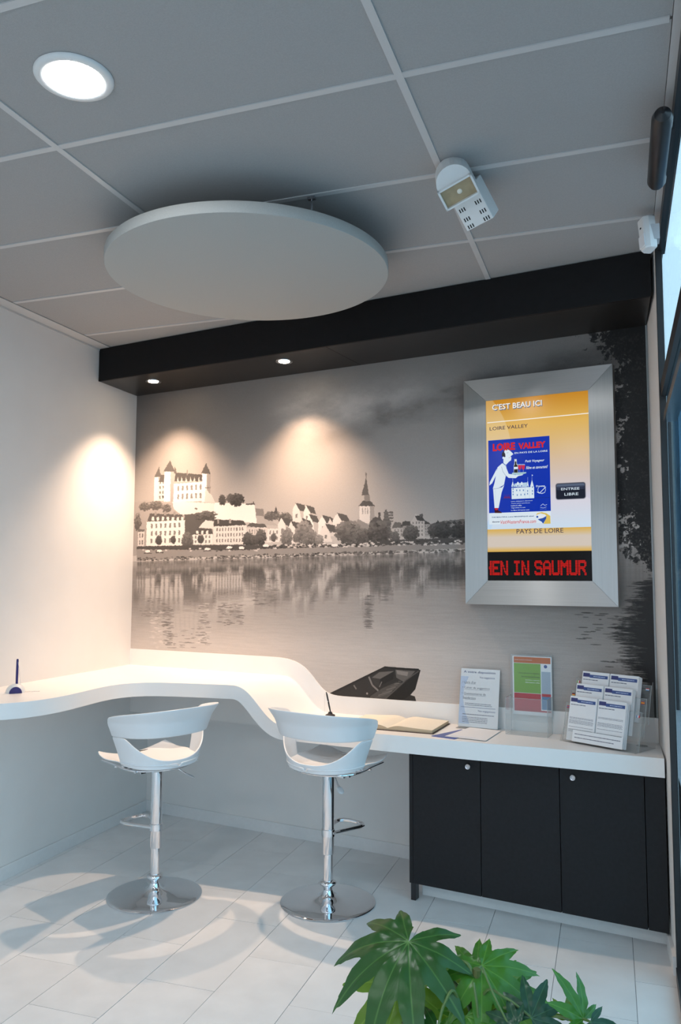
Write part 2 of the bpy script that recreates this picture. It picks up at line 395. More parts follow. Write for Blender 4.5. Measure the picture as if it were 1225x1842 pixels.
def facade(a, b, v, rows, cols, wv=.42, mx=.08):
    mu.rect(a, b, [v])
    W2, H2 = b[0]-a[0], b[1]-a[1]
    for i in range(cols):
        for j in range(rows):
            cx = a[0]+W2*(mx+(1-2*mx)*(i+.5)/cols); cz = a[1]+H2*(.06+.9*(j+.5)/rows)
            mu.rect((cx-W2/cols*.17, cz-H2/rows*.27), (cx+W2/cols*.17, cz+H2/rows*.27), [wv])
# hills and greenery behind the town
mu.poly([M_(240,905), M_(262,900), M_(300,905), M_(380,905), M_(392,985), M_(240,1000)], [.62])
TREE = [(M_(262,912),.05,.03),(M_(282,910),.06,.03),(M_(302,915),.04,.03),(M_(375,935),.10,.045),(M_(352,945),.05,.05),(M_(250,940),.03,.06)]
for i, (c, rx, rz) in enumerate(TREE): shade_noise(c, rx, rz, .30, .50, 50, i)
# rampart walls
mu.poly([M_(312,902), M_(392,906), M_(389,930), M_(327,926), M_(315,916)], [.86]); mu.poly([M_(388,905), M_(460,907), M_(464,942), M_(386,934)], [.92])
mu.poly([M_(461,915), M_(476,916), M_(477,930), M_(463,930)], [.50]); mu.poly([M_(463,928), M_(478,929), M_(502,946), M_(464,943)], [.66])
shade_noise(M_(402,900), .028, .034, .24, .36, 60, 91); shade_noise(M_(416,897), .03, .03, .30, .42, 50, 92); shade_noise(M_(428,900), .056, .040, .20, .34, 90, 93)
mu.rect(M_(444,909), M_(461,906), [.35]); mu.rect(M_(457,909), M_(459,903), [.3])
# castle
facade(M_(286,902), M_(300,862), .80, 4, 2); facade(M_(314,904), M_(372,867), .88, 2, 6, .5)
mu.rect(M_(279,902), M_(287,858), [.84]); mu.poly([M_(280,859), M_(288.5,840), M_(292,858)], [.36])
mu.rect(M_(297,903), M_(309,849), [.93]); mu.rect(M_(309,903), M_(314.5,849), [.60]); mu.poly([M_(296,849), M_(308,829), M_(317,849)], [.33]); mu.poly([M_(315,852), M_(317,839), M_(320,852)], [.35])
mu.poly([M_(316,866), M_(318,851), M_(365,854), M_(372,866)], [.30]); mu.poly([M_(287,868), M_(292,855), M_(298,855), M_(297,868)], [.34])
for u in (322,329,337,345,352,360): mu.poly([M_(u-2,867), M_(u,858), M_(u+2,867)], [.72])
mu.rect(M_(338,856), M_(340,846), [.45])
mu.rect(M_(365,904), M_(374,852), [.90]); mu.rect(M_(374,904), M_(381,852), [.55]); mu.poly([M_(364,852), M_(373,834), M_(381,853)], [.32])
mu.poly([M_(370,904), M_(372,880), M_(384,893), M_(389,905)], [.78]); mu.line([M_(371,878), M_(381,878)], .006, [.4]); mu.ell(M_(295,894), .006, .008, [.25]); mu.ell(M_(355,915.5), .012, .006, [.45])
# town, left part
mu.poly([M_(334,926), M_(384,921), M_(384,935), M_(362,944), M_(352,985), M_(334,985)], [.34])
shade_noise(M_(372,928), .09, .03, .26, .44, 60, 20)
mu.poly([M_(267,940), M_(272,924), M_(330,926), M_(335,938)], [.34])
for u in (280,297,314): mu.rect(M_(u,928), M_(u+4,920), [.55])
for u in (275,284,293,302,311,320,328): mu.rect(M_(u,937), M_(u+4.5,930), [.85])
facade(M_(265,983), M_(335,936), .90, 3, 7, .50)
facade(M_(250,984), M_(262,956), .80, 2, 2); mu.poly([M_(250,957), M_(251,951), M_(262,953), M_(262,957)], [.4])
mu.poly([M_(352,962), M_(357,948), M_(382,950), M_(386,962)], [.32]); facade(M_(348,980), M_(385,961), .88, 2, 5, .5)
for u in (355,364,373): mu.rect(M_(u,961), M_(u+4,955), [.88])
mu.poly([M_(359,950), M_(372,936), M_(386,938), M_(386,952)], [.84])
mu.poly([M_(386,947), M_(389,935), M_(440,937), M_(446,947)], [.29]); facade(M_(385,980), M_(446,945), .85, 3, 10, .48)
mu.rect(M_(414,942), M_(418,934), [.6]); mu.rect(M_(393,942), M_(396,934), [.6])
mu.poly([M_(446,947), M_(452,941), M_(478,943), M_(484,951)], [.36]); facade(M_(446,977), M_(483,949), .80, 2, 7, .5); facade(M_(483,976), M_(505,951), .86, 2, 3, .55)
# middle town
for c, rx, rz, s_ in ((M_(492,928),.06,.03,31),(M_(515,932),.05,.035,32),(M_(530,940),.05,.03,33)): shade_noise(c, rx, rz, .30, .5, 50, s_)
mu.poly([M_(495,924), M_(498,910), M_(501,924)], [.32])
GB = [(502,944,520,968,.86),(528,918,545,940,.84),(548,922,562,942,.86),(552,938,568,958,.9),(574,940,594,962,.88),(520,950,536,978,.86),(540,946,556,972,.82),(590,945,606,965,.80),(600,936,622,958,.86),(578,955,600,975,.84)]
for u0, v0, u1, v1, v in GB:
    um = (u0+u1)/2
    mu.poly([M_(u0, v1), M_(u0, v0), M_(um-3, v0-12), M_(um+4, v0), M_(u1, v1)], [v])
    mu.poly([M_(um-3, v0-13), M_(u1+4, v0-9), M_(u1+9, v0+4), M_(um+5, v0+1)], [.33])
    mu.rect(M_(um-3, v0+14), M_(um+1, v0+7), [.5])
# church with a spire
mu.poly([M_(652,892), M_(660.5,858), M_(665.5,892)], [.36]); mu.line([M_(660.5,862), M_(660.3,850)], .005, [.45])
mu.rect(M_(657,903), M_(667,891), [.50])
mu.rect(M_(648,942), M_(667,910), [.84]); mu.rect(M_(667,942), M_(675,910), [.60])
mu.poly([M_(646,911), M_(655,902), M_(669,902), M_(676,911)], [.33])
for u in (653,658,662): mu.rect(M_(u,925), M_(u+1.5,914), [.62])
mu.poly([M_(640,946), M_(645,934), M_(668,946), M_(668,952), M_(640,952)], [.55]); mu.poly([M_(666,940), M_(676,930), M_(684,932), M_(698,944), M_(690,950), M_(666,948)], [.33])
mu.rect(M_(682,934), M_(686,922), [.33]); mu.poly([M_(690,945), M_(694,917), M_(697,917), M_(706,945)], [.38])
for v in (922,927,932,938): mu.line([M_(692,v+1), M_(709,v)], .010, [.42])
# right hand houses
mu.poly([M_(706,951), M_(712,940), M_(722,940), M_(728,952)], [.42]); facade(M_(708,968), M_(728,950), .72, 2, 3, .5)
mu.poly([M_(722,948), M_(727,938), M_(748,938), M_(752,947)], [.30]); facade(M_(726,966), M_(752,946), .60, 2, 4, .42)
facade(M_(740,968), M_(766,936), .76, 4, 4, .5); mu.poly([M_(743,937), M_(748,925), M_(760,929), M_(766,937)], [.76])
mu.poly([M_(748,928), M_(760,928), M_(767,938), M_(753,937)], [.28]); mu.poly([M_(765,943), M_(766,936), M_(778,944)], [.30]); facade(M_(765,966), M_(777,943), .66, 4, 3, .42)
mu.rect(M_(756,931), M_(762,925), [.36])
mu.poly([M_(775,965), M_(780,945), M_(800,937), M_(845,934), M_(880,936), M_(880,968), M_(775,968)], [.44])
for k in range(9):
    u = 782+k*10; mu.poly([M_(u, 962), M_(u, 945), M_(u+4, 939), M_(u+9, 946), M_(u+9, 962)], [.56 if k % 2 else .40]); mu.poly([M_(u+2, 941), M_(u+7, 937), M_(u+12, 943), M_(u+6, 943)], [.26])
# quay trees
QT = [(M_(288,972),.026,.030,.24,.36),(M_(314,971),.022,.026,.24,.36),(M_(363,970),.024,.026,.24,.36),(M_(339,975),.045,.06,.28,.46),(M_(449,971),.044,.045,.22,.40),(M_(470,968),.042,.05,.22,.42),(M_(460,972),.03,.03,.25,.4),
 (M_(494,967),.020,.024,.30,.42),(M_(517,968),.04,.06,.34,.56),(M_(549,958),.06,.065,.34,.58),(M_(560,970),.05,.05,.32,.55),(M_(534,968),.02,.03,.36,.5),(M_(576,972),.03,.03,.4,.62),
 (M_(628,958),.085,.065,.28,.50),(M_(655,966),.05,.045,.26,.46),(M_(684,957),.075,.06,.24,.44),(M_(712,966),.03,.03,.3,.45),(M_(741,960),.045,.045,.24,.42),(M_(781,955),.03,.04,.24,.42),
 (M_(798,955),.05,.045,.18,.34),(M_(829,957),.05,.045,.16,.30),(M_(860,957),.08,.05,.16,.3)]
for i, (c, rx, rz, d, l) in enumerate(QT): shade_noise(c, rx, rz, d, l, 110, 50+i, .8)
# quay: hedge, parked cars, bank
mu.poly([M_(248,983), M_(420,980), M_(560,984), M_(700,972), M_(880,966), M_(880,978), M_(560,996), M_(420,992), M_(248,994)], [.30])
mu.poly([M_(248,988), M_(420,990), M_(560,985), M_(880,976), M_(880,985), M_(560,997), M_(400,1001), M_(248,1009)], [.56])
r = random.Random(5)
for i in range(300):
    t = r.random(); u = 250+t*600; v = 989-14*t+r.uniform(-3, 3.5) if t > .4 else 989+r.uniform(-2, 3)
    if t < .4 and r.random() > .16: continue
    c = M_(u, v); k = r.choice([.85, .8, .25, .3, .9, .2]); mu.rect((c[0]-.009, c[1]-.004), (c[0]+.009, c[1]+.004), [k], .8)
for u, v in ((268,992),(289,991),(375,988),(415,985),(436,986),(480,982),(604,981)):
    mu.ell(M_(u, v), .022, .009, [.92])
    mu.rect(M_(u-7, v+4), M_(u+7, v+2.5), [.2])
for i in range(420):
    t = r.random(); u = 250+t*640; v = 1006-17*t+r.uniform(-2.5, 3.5); c = M_(u, v); mu.ell(c, r.uniform(.005, .014), .005, [r.uniform(.22, .5)], .8, 6)
wy_ = ((vnoise(Hh, Ww, 5, 5, 2)-.5)*5).round().astype(int); wx_ = ((vnoise(Hh, Ww, 5, 5, 2)-.5)*5).round().astype(int)
YY, XX = np.meshgrid(np.arange(Hh), np.arange(Ww), indexing='ij')
mu.A[..., 0] = mu.A[np.clip(YY+wy_, 0, Hh-1), np.clip(XX+wx_, 0, Ww-1), 0]
# water: the scene mirrored, stretched and broken up by ripples
src = mu.A[..., 0].copy()
wl = np.array([M_(248+3.3*i, 1010-.055*i*3.3/1.9*1.0) for i in range(280)])
wz = np.interp(xx[0], wl[:, 0], wl[:, 1])
zi = ((wz-mu.z0)*mu.ppm).astype(int)
rip = vnoise(Hh, Ww, 3.5, 60, 3, .6); rip2 = vnoise(Hh, Ww, 14, 160, 3, .5); vst = vnoise(8, Ww, 8, 5, 2, .5)[3]
Y = np.arange(Hh)[:, None]; D = zi[None]-Y
for y in range(0, int(zi.max())):
    d = zi-y; sel = d > 0
    if not sel.any(): continue
    dm = np.clip(d, 0, None); base = .51+.26*np.clip(dm/mu.ppm/.55, 0, 1)
    amp = 2+dm*.09
    sy = np.clip(zi+dm*1.0+(rip[y]-.5)*amp*1.6, 0, Hh-1).astype(int); sx = np.clip(np.arange(Ww)+(rip2[y]-.5)*amp*.25, 0, Ww-1).astype(int)
    acc = np.zeros(Ww, np.float32)
    for k in (-2, -1, 0, 1, 2): acc += src[np.clip(sy+(k*(3+dm*.05)).astype(int), 0, Hh-1), sx]
    refl = acc/5; f = np.clip(.85-.55*dm/mu.ppm/.5, .0, 1)*np.clip(1.6-dm/mu.ppm/.32, 0, 1)
    val = base*(1-f)+(refl*.85+.03)*f+(rip[y]-.5)*.05+(vst-.5)*.10*np.clip(1-dm/mu.ppm/.25, 0, 1)
    mu.A[y, :, 0] = np.where(sel, val, mu.A[y, :, 0])
def ripple(u0, u1, v0, v1, n, lo, hi, seed):
    r = random.Random(seed)
    for _ in range(n):
        u, v = r.uniform(u0, u1), r.uniform(v0, v1); c = M_(u, v); L = r.uniform(.008, .03); mu.ell(c, L, .0028, [r.uniform(lo, hi)], .55, 8)
ripple(275, 295, 1100, 1166, 60, .75, .92, 1); ripple(296, 312, 1085, 1160, 80, .35, .55, 2); ripple(360, 378, 1085, 1160, 90, .35, .9, 3); ripple(396, 440, 1085, 1125, 70, .35, .55, 4)
ripple(255, 300, 1075, 1110, 60, .4, .6, 5); ripple(458, 500, 1040, 1090, 70, .36, .55, 6); ripple(661, 669, 1070, 1130, 70, .34, .5, 7); ripple(300, 380, 1130, 1166, 50, .42, .6, 8)
ripple(690, 700, 1050, 1080, 30, .4, .5, 9)
# big dark tree at the right edge and its reflection
tn = vnoise(Hh, Ww, 26, 26, 5, .62); tf = vnoise(Hh, Ww, 5, 5, 2, .6)
ts = vnoise(Hh, Ww, 90, 90, 4, .5)
def edge(pts):
    q = np.array([M_(*p) for p in pts]); o = np.argsort(q[:, 1]); return np.interp(zz[:, 0], q[o, 1], q[o, 0])[:, None]
e1 = edge([(1068,598),(1098,625),(1120,655),(1100,700),(1105,880),(1115,925),(1118,960),(1130,985),(1146,1005),(1178,1022)])
top = M_(1150,1018)[1]
t_ = xx-e1+.03+(tn-.5)*.36*np.clip(1.6-(xx-e1)/.12, .15, 1)+(tf-.5)*.13*np.clip(1.6-(xx-e1)/.12, .2, 1); mk_ = np.clip(t_*26, 0, 1)*(zz > top-.03+(tn-.5)*.06)
leaf = .075+.30*np.clip(tn*.5+tf*.9-.72, 0, 1)+.10*np.clip(ts-.5, 0, 1)
low = np.exp(-((zz-M_(1150,985)[1])/.09)**2); leaf = leaf+.55*low*np.clip(tf-.45, 0, 1)
mu.A[..., 0] = mu.A[..., 0]*(1-mk_)+leaf*mk_
e2 = edge([(1178,1036),(1142,1050),(1128,1085),(1118,1110),(1108,1130),(1104,1150),(1122,1165),(1125,1200),(1132,1230),(1128,1290)])
hs = vnoise(Hh, Ww, 3, 40, 3, .6)
t2 = xx-e2+(hs-.5)*.16+(tn-.5)*.08; mk2 = np.clip(t2*14, 0, 1)*(zz < M_(1150,1036)[1]+(tn-.5)*.05)
mu.A[..., 0] = mu.A[..., 0]*(1-mk2)+(.10+.07*ts)*mk2
sw = np.clip((xx-2.2)/.9, 0, 1)*np.clip((1.75-zz)/.2, 0, 1)*.13
mu.A[..., 0] = mu.A[..., 0]-sw*(mu.A[..., 0] > .3)
# boat
def B_(a, b): return M_(560+a*.1796, 1180+b*.1796)
mu.poly([B_(195,375), B_(750,103), B_(1070,128), B_(1102,140), B_(1050,330), B_(1000,388), B_(1045,402), B_(1065,470), B_(230,470)], [.17])
mu.poly([B_(250,372), B_(700,150), B_(830,150), B_(700,300), B_(540,440), B_(240,440)], [.20])
mu.poly([B_(615,215), B_(690,160), B_(840,148), B_(700,228)], [.40]); mu.poly([B_(615,218), B_(700,230), B_(690,300), B_(650,290)], [.22]); mu.poly([B_(700,228), B_(840,150), B_(830,230), B_(690,300)], [.12])
mu.poly([B_(850,135), B_(1050,150), B_(990,215), B_(930,255), B_(860,215)], [.38]); mu.poly([B_(860,140), B_(980,160), B_(970,200), B_(870,180)], [.52])
mu.poly([B_(600,400), B_(720,320), B_(860,260), B_(930,270), B_(830,340), B_(760,430), B_(600,430)], [.30])
for k in range(7): mu.line([B_(640+40*k, 420-28*k), B_(800+18*k, 365-19*k)], .004, [.5 if k % 2 else .4], .8)
mu.line([B_(750,108), B_(830,122), B_(1085,132)], .007, [.10]); mu.poly([B_(755,430), B_(1085,150), B_(1102,140), B_(1050,330), B_(1000,388), B_(900,460), B_(755,460)], [.11])
mu.line([B_(755,425), B_(960,235), B_(1085,150)], .006, [.33]); mu.line([B_(585,205), B_(620,290), B_(680,345)], .010, [.50]); mu.line([B_(435,290), B_(460,330)], .008, [.5])
mu.line([B_(715,255), B_(690,310)], .006, [.45]); mu.ell(B_(568,373), .006, .006, [.6]); mu.line([B_(195,374), B_(750,104)], .004, [.08])
ripple(1040, 1120, 1100, 1160, 26, .12, .3, 21); ripple(1085, 1105, 1188, 1200, 4, .1, .2, 22)
gr = mu.A[..., 0]+(vnoise(Hh, Ww, 2, 2, 1)-.5)*.02
gr = np.clip(gr, .02, .98)
mu.A = np.stack([gr, gr*.95, gr*.918], 2)
IM = mu.image('riverside_town_print')
M['mural'] = imgmat('mural_print', IM, 0.5)
# counter contour in the mural frame: height of the worktop along the wall
def bump_s(x, xa, xb):                                   # smooth 1 -> 0
    t = max(0.0, min(1.0, (x-xa)/(xb-xa))); return 1-t*t*t*(t*(t*6-15)+10)
HU, HL = 1.012, 0.8205
CB = [(-.045, 1.117), (1.13, 1.117), (1.19, 1.113), (1.25, 1.101), (1.30, 1.079), (1.34, 1.052), (1.38, 1.012), (1.42, .967), (1.455, .938), (1.50, .922), (1.55, .9175), (1.95, .922), (3.262, .937)]
V = [(x, -.012, z) for x, z in CB]+[(x, -.012, 2.8356) for x, z in CB]; n = len(CB)
Fc = [(i, i+1, n+i+1, n+i) for i in range(n-1)]
Vb = [(x, 0.001, z) for x, _, z in V]
mm = mk('mural', V+Vb, Fc+[(2*n+a, 2*n+d, 2*n+c, 2*n+b) for a, b, c, d in Fc]+[(i, 2*n+i, 2*n+i+1, i+1) for i in range(n-1)]+[(n-1, 2*n-1, 4*n-1, 3*n-1), (0, 2*n, 3*n, n)], [M['mural'], M['greyplastic']], rot=RB)
uv = mm.data.uv_layers.new(name='UVMap')
for p in mm.data.polygons:
    p.material_index = 0 if abs(p.normal.y) > .9 and p.center.y < -.005 else 1
    for li in p.loop_indices:
        c = mm.data.vertices[mm.data.loops[li].vertex_index].co
        uv.data[li].uv = ((c.x-mu.x0)/(mu.x1-mu.x0), (c.z-mu.z0)/(mu.z1-mu.z0))
tag(mm, 'large sepia photo mural of a riverside castle town with a moored boat', 'mural')
struct(G().box(3.2545, 3.2625, -.022, -.012, .937, 2.8356).build('trim_2', M['acryledge'], rot=RB))

# ================= COUNTER: one continuous ribbon, upper level sweeping down to the lower one
UPF = [(LX, -1.80), (.08, -1.795), (.20, -1.765), (.30, -1.71), (.38, -1.64), (.43, -1.575), (.462, -1.49), (.477, -1.40), (.48, -1.30), (.474, -1.20), (.466, -1.10), (.462, -1.02), (.466, -.945), (.485, -.875), (.52, -.82), (.575, -.775), (.64, -.75), (.72, -.735), (.83, -.722), (.93, -.712), (1.04, -.705)]
UPF = [tob(*p) for p in UPF]
xe = UPF[-1][0]
def topz(x):                                              # S curve of the worktop (front and back share x along the wall)
    return HL+(HU-HL)*bump_s(x, 1.155, 1.50)
def fronty(x):
    P = [(xe, UPF[-1][1]), (1.25, -.520), (1.45, -.505), (1.65, -.49), (2.1, -.45), (2.5, -.425), (2.8, -.39), (3.1, -.365), (3.34, -.35)]
    for a, b in zip(P[:-1], P[1:]):
        if x <= b[0]: return a[1]+(b[1]-a[1])*(x-a[0])/(b[0]-a[0])
    return P[-1][1]
TH = .074
cv, cf = [], []
up = UPF+[(xe, -0.002), (-.048, -.002)]
n = len(up)
cv += [(x, y, HU) for x, y in up]+[(x, y, HU-TH) for x, y in up]
cf += [tuple(range(n)), tuple(range(2*n-1, n-1, -1))]+[(i, i+1, n+i+1, n+i) for i in range(n-1) if i != len(UPF)-1]+[(n-1, 0, n, 2*n-1)]
st = []
x = xe
while x < 1.56: st.append(x); x += .0125
st += [1.6, 1.8, 2.1, 2.5, 2.8, 3.1]
base = len(cv); idx = []
for i, x in enumerate(st+[3.27]):
    z = topz(x); dz = (topz(x+.001)-topz(x-.001))/.002; L = math.hypot(1, dz); nx, nz = -dz/L, 1/L
    th = TH if x < 1.5 else TH+.008*min(1, (x-1.5)/.6)
    last = x > 3.2
    q = [(x, -.002, z), (x, fronty(x), z), (x-nx*th, fronty(x), z-nz*th), (x-nx*th, -.002, z-nz*th)]
    if last: q = [(3.262, -.002, z), (3.322, fronty(3.33), z), (3.322, fronty(3.33), z-th), (3.262, -.002, z-th)]
    idx.append(len(cv)); cv += q
for a, b in zip(idx[:-1], idx[1:]):
    for k in range(4): cf.append((a+k, b+k, b+(k+1) % 4, a+(k+1) % 4))
cf.append(tuple(idx[-1]+k for k in range(4)))
# sew the two runs together: the flat part ends where the strip begins
ct = thing('counter', 'white wall counter that sweeps in a wave from high shelf to low worktop', 'counter', (0, 0, 0), T)
bm = bmesh.new(); me = bpy.data.meshes.new('worktop')
vs = [bm.verts.new(v) for v in cv]
for f in cf:
    try: bm.faces.new([vs[i] for i in f])
    except ValueError: pass
bmesh.ops.remove_doubles(bm, verts=bm.verts, dist=.0006); bmesh.ops.recalc_face_normals(bm, faces=bm.faces)
bm.to_mesh(me); bm.free(); me.materials.append(M['solid']); me.polygons.foreach_set('use_smooth', [True]*len(me.polygons)); me.set_sharp_from_angle(angle=math.radians(38))
o = bpy.data.objects.new('worktop', me); C.objects.link(o); o.parent = ct
# upstand along the wall
U = []
nx_ = 90
lowc = [( -.045+(3.262+.045)*i/nx_) for i in range(nx_+1)]
lowc = sorted(set(lowc+[1.13+.015*i for i in range(28)]))
def cbz(x):
    for a, b in zip(CB[:-1], CB[1:]):
        if x <= b[0]: t = (x-a[0])/(b[0]-a[0]); return a[1]+(b[1]-a[1])*t
    return CB[-1][1]
from bisect import bisect_right
def cbs(x):                                               # smoothed contour
    return sum(cbz(x+d*.012) for d in (-2, -1, 0, 1, 2))/5 if 1.05 < x < 1.7 else cbz(x)
k = len(lowc)
V = []
for y in (-.020, -.001):
    V += [(x, y, topz(x)-.02) for x in lowc]; V += [(x, y, cbs(x)) for x in lowc]
Fc = []
for i in range(k-1):
    Fc += [(i, i+1, k+i+1, k+i), (2*k+i, 3*k+i, 3*k+i+1, 2*k+i+1), (k+i, k+i+1, 3*k+i+1, 3*k+i), (i, 2*k+i, 2*k+i+1, i+1)]
Fc += [(0, k, 3*k, 2*k), (k-1, 3*k-1, 4*k-1, 2*k-1)]
mk('upstand', V, Fc, M['solid'], ct, True, angle=38)
G().lathe([(.0, .0012), (.021, .0012), (.026, .0006), (.026, -.001)], (3.20, -.118, HL), 24).build('cable_grommet', M['blackplastic'], ct)['label'] = 'dark round cable grommet'

# ---------------- base cabinet
CX = [2.117, 2.4886, 2.8655, 3.2342]
cb = thing('base_cabinet', 'dark grey cabinet with plain doors under the low end of the white counter', 'cabinet', fb(2.117, -.326, 0), T)
def L(x): return x-2.117
ZT = HL-TH-.010
G().box(0, .019, .0, .53, .0843, ZT).build('side_panel', M['door'], cb)
G().box(.019, L(3.26), .020, .53, .0843, .10).box(.019, L(3.26), .0205, .53, ZT-.02, ZT-.001).box(.019, L(3.26), .52, .53, .10, ZT-.02).build('body', M['door'], cb)
G().box(.004, .030, .006, .05, 0, .0843).build('foot', M['blackplastic'], cb, bevel=.002)
G().box(.030, L(3.298), .095, .110, 0, .0835).build('plinth', M['plinth'], cb)
for i, (a, b) in enumerate(((2.136, 2.4886), (2.4886, 2.8655), (2.8655, 3.2342))):
    d = G().box(L(a)+.0016, L(b)-.0016, .0, .018, .084, ZT-.003).build('door', M['door'], cb, bevel=.001)
    if i in (0, 2):
        kx = L(2.4886)-.060 if i == 0 else L(2.8655)+.062
        kz = .683 if i == 0 else .690
        k_ = G().lathe([(0, .0), (.0085, 0), (.0095, .004), (.0135, .006), (.0140, .010), (.012, .013), (.007, .0118), (.006, .010), (0, .010)][::-1], n=24)
        k_.V = [(kx+x, -z+.0005, kz+y) for x, y, z in k_.V]
        k_.build('knob', M['steelrod'], d, smooth=True)['label'] = 'round metal knob'
G().box(L(3.2342)+.0016, L(3.318), .0, .018, .084, ZT-.003).build('filler_panel', M['door'], cb, bevel=.001)

# ================= WALL SCREEN
HS = (0.0059260716, 0.00014750126, -1.5525258, 0.000851606, -0.0043359794, 6.2289786, 0.00052659447, 8.2736532e-05)
def S(u, v): return homog(HS, u, v)
SX0, SX1, SZ0, SZ1 = 2.455, 2.984, 1.581, 2.530
OX0, OX1, OZ0, OZ1 = 2.333, 3.103, 1.457, 2.650
tv = thing('display_screen', 'portrait information screen in a wide brushed steel frame on the mural', 'screen', fb((OX0+OX1)/2, 0, OZ0), T)
cx0 = (OX0+OX1)/2
def tl(x, z): return (x-cx0, z-OZ0)
def mitre(name, a, b, c, d, ma):
    P = [tl(*q) for q in (a, b, c, d)]; V = [(x, -.070, z) for x, z in P]+[(x, -.004, z) for x, z in P]
    o = mk(name, V, [(0, 1, 2, 3), (7, 6, 5, 4), (0, 4, 5, 1), (1, 5, 6, 2), (2, 6, 7, 3), (3, 7, 4, 0)], ma, tv)
    uv = o.data.uv_layers.new(name='UVMap')
    for l_ in o.data.loops: c = o.data.vertices[l_.vertex_index].co; uv.data[l_.index].uv = (c.x+c.y*.3, c.z+c.y*.3)
    return o
e = .0006
mitre('frame_side', (OX0, OZ1-e), (OX0, OZ0+e), (SX0, SZ0+e), (SX0, SZ1-e), M['brushz'])
mitre('frame_side', (OX1, OZ0+e), (OX1, OZ1-e), (SX1, SZ1-e), (SX1, SZ0+e), M['brushz'])
mitre('frame_rail', (OX0+e, OZ1), (SX0+e, SZ1), (SX1-e, SZ1), (OX1-e, OZ1), M['brushx'])
mitre('frame_rail', (OX0+e, OZ0), (OX1-e, OZ0), (SX1-e, SZ0), (SX0+e, SZ0), M['brushx'])
G().box(OX0+.02-cx0, OX1-.02-cx0, -.05, -.004, .02, OZ1-OZ0-.02).build('housing', M['blackplastic'], tv)
sc = Paint(SX0, SX1, SZ0, SZ1, 1500, 3)
h_, w_ = sc.H, sc.W; fz = np.linspace(SZ0, SZ1, h_)[:, None]; fx = np.linspace(SX0, SX1, w_)[None]
def lin(*c): return np.array(c, np.float32)/255
def ramp(stops):
    zs = [s_[0] for s_ in stops][::-1]; out = np.zeros((h_, w_, 3), np.float32)
    for k in range(3): out[..., k] = np.interp(fz[:, 0], zs, [s_[1][k] for s_ in stops][::-1])[:, None]
    return out
zU = lambda v: S(966, v)[1]
bgc = ramp([(SZ1, lin(205, 140, 40)), (zU(760), lin(232, 186, 96)), (zU(830), lin(222, 196, 168)), (zU(900), lin(214, 212, 230)), (zU(952), lin(196, 226, 252))])
bgc = bgc+(lin(30, 30, 25)[None, None])*np.clip((SX0+.2-fx)/.3, 0, 1)[..., None]*0
sc.A[:] = bgc
cA = S(760, 850)
for cx_, cz_, rr, al in ((S(760, 830)[0], S(760, 830)[1], .50, .28), (S(990, 990)[0], S(990, 990)[1]-.02, .34, .30)):
    dd = np.sqrt((fx-cx_)**2+(fz-cz_)**2); mm_ = (np.clip((rr-dd)*300, 0, 1)*al)[..., None]; sc.A = sc.A*(1-mm_)+lin(246, 240, 236)*mm_
z1_, z2_, z3_ = S(970, 950)[1], S(970, 992)[1], SZ0
yb = (fz < z1_)*(fz >= z2_); tt = np.clip((z1_-fz)/(z1_-z2_), 0, 1)
col = np.interp(tt[:, 0], [0, .35, .75, .93, 1], [0, 1, 1, .2, 0])[:, None, None]
sc.A = np.where(yb[..., None], lin(226, 180, 84)*(1-col)+lin(218, 205, 192)*col, sc.A)
sc.A = np.where((fz < z2_)[..., None], lin(14, 13, 14)[None, None]+0*sc.A, sc.A)
sc.A = sc.A*(1-np.clip(1-np.abs(fz-z2_)*900, 0, 1)[..., None]*.6)
sc.line([S(876, 760.5), S(1059, 743)], .0045, lin(255, 250, 240))
# poster on the screen
W3, BL, LB = lin(226, 240, 250), lin(12, 52, 178), lin(20, 45, 110)
PA, PB = S(879, 793), S(989, 920)
zt, zb_, xl, xr = S(935, 788)[1], S(935, 921)[1], SX0+.010, S(989, 850)[0]
sc.rect((xl, S(935, 942)[1]), (xr, zt+.0), W3)
sc.rect((xl, zb_), (xr, zt), BL)
def Q(a, b): return S(870+a*.10612, 780+b*.10612)
def QP(*p): return [Q(*q) for q in p]
sc.line(QP((110,1122),(1115,1080)), .0016, LB)
# waiter
sc.poly(QP((220,590),(100,820),(92,880),(140,840),(215,690)), W3)                     # rear arm
sc.poly(QP((310,500),(230,570),(205,700),(180,830),(150,935),(230,930),(340,870),(370,720),(385,600),(375,540)), W3)   # jacket
sc.poly(QP((155,930),(300,910),(345,870),(300,1000),(250,1260),(180,1260)), W3)       # trousers
sc.poly(QP((300,560),(330,530),(380,580),(420,680),(540,700),(560,690),(670,690),(650,705),(580,720),(540,755),(420,750),(350,700)), W3)
sc.poly(QP((330,500),(330,440),(350,270),(400,262),(445,290),(500,345),(470,370),(450,385),(465,400),(460,450),(420,480),(375,530)), W3)
sc.ell(Q(328,410), .0048, .006, W3)
sc.poly(QP((345,262),(330,300),(305,330),(302,385),(335,385),(350,400),(365,390),(360,340),(340,310),(345,280)), lin(25, 22, 40)); sc.poly(QP((365,248),(350,272),(400,262),(440,285),(420,258)), lin(25,22,40))
sc.line(QP((385,330),(415,318)), .001, LB); sc.line(QP((420,410),(450,400)), .0014, lin(200,120,130)); sc.line(QP((150,940),(250,925),(345,865)), .0010, LB); sc.line(QP((300,560),(320,640),(370,710),(400,735)), .0009, LB)
sc.line(QP((195,950),(195,1120)), .0007, lin(150,190,220)); sc.line(QP((330,505),(375,560)), .0010, lin(70,150,170))
sc.poly(QP((175,1262),(245,1262),(240,1300),(300,1330),(300,1345),(185,1345)), lin(60,10,30)); sc.poly(QP((175,1262),(245,1262),(238,1290),(200,1300)), lin(200,40,60))
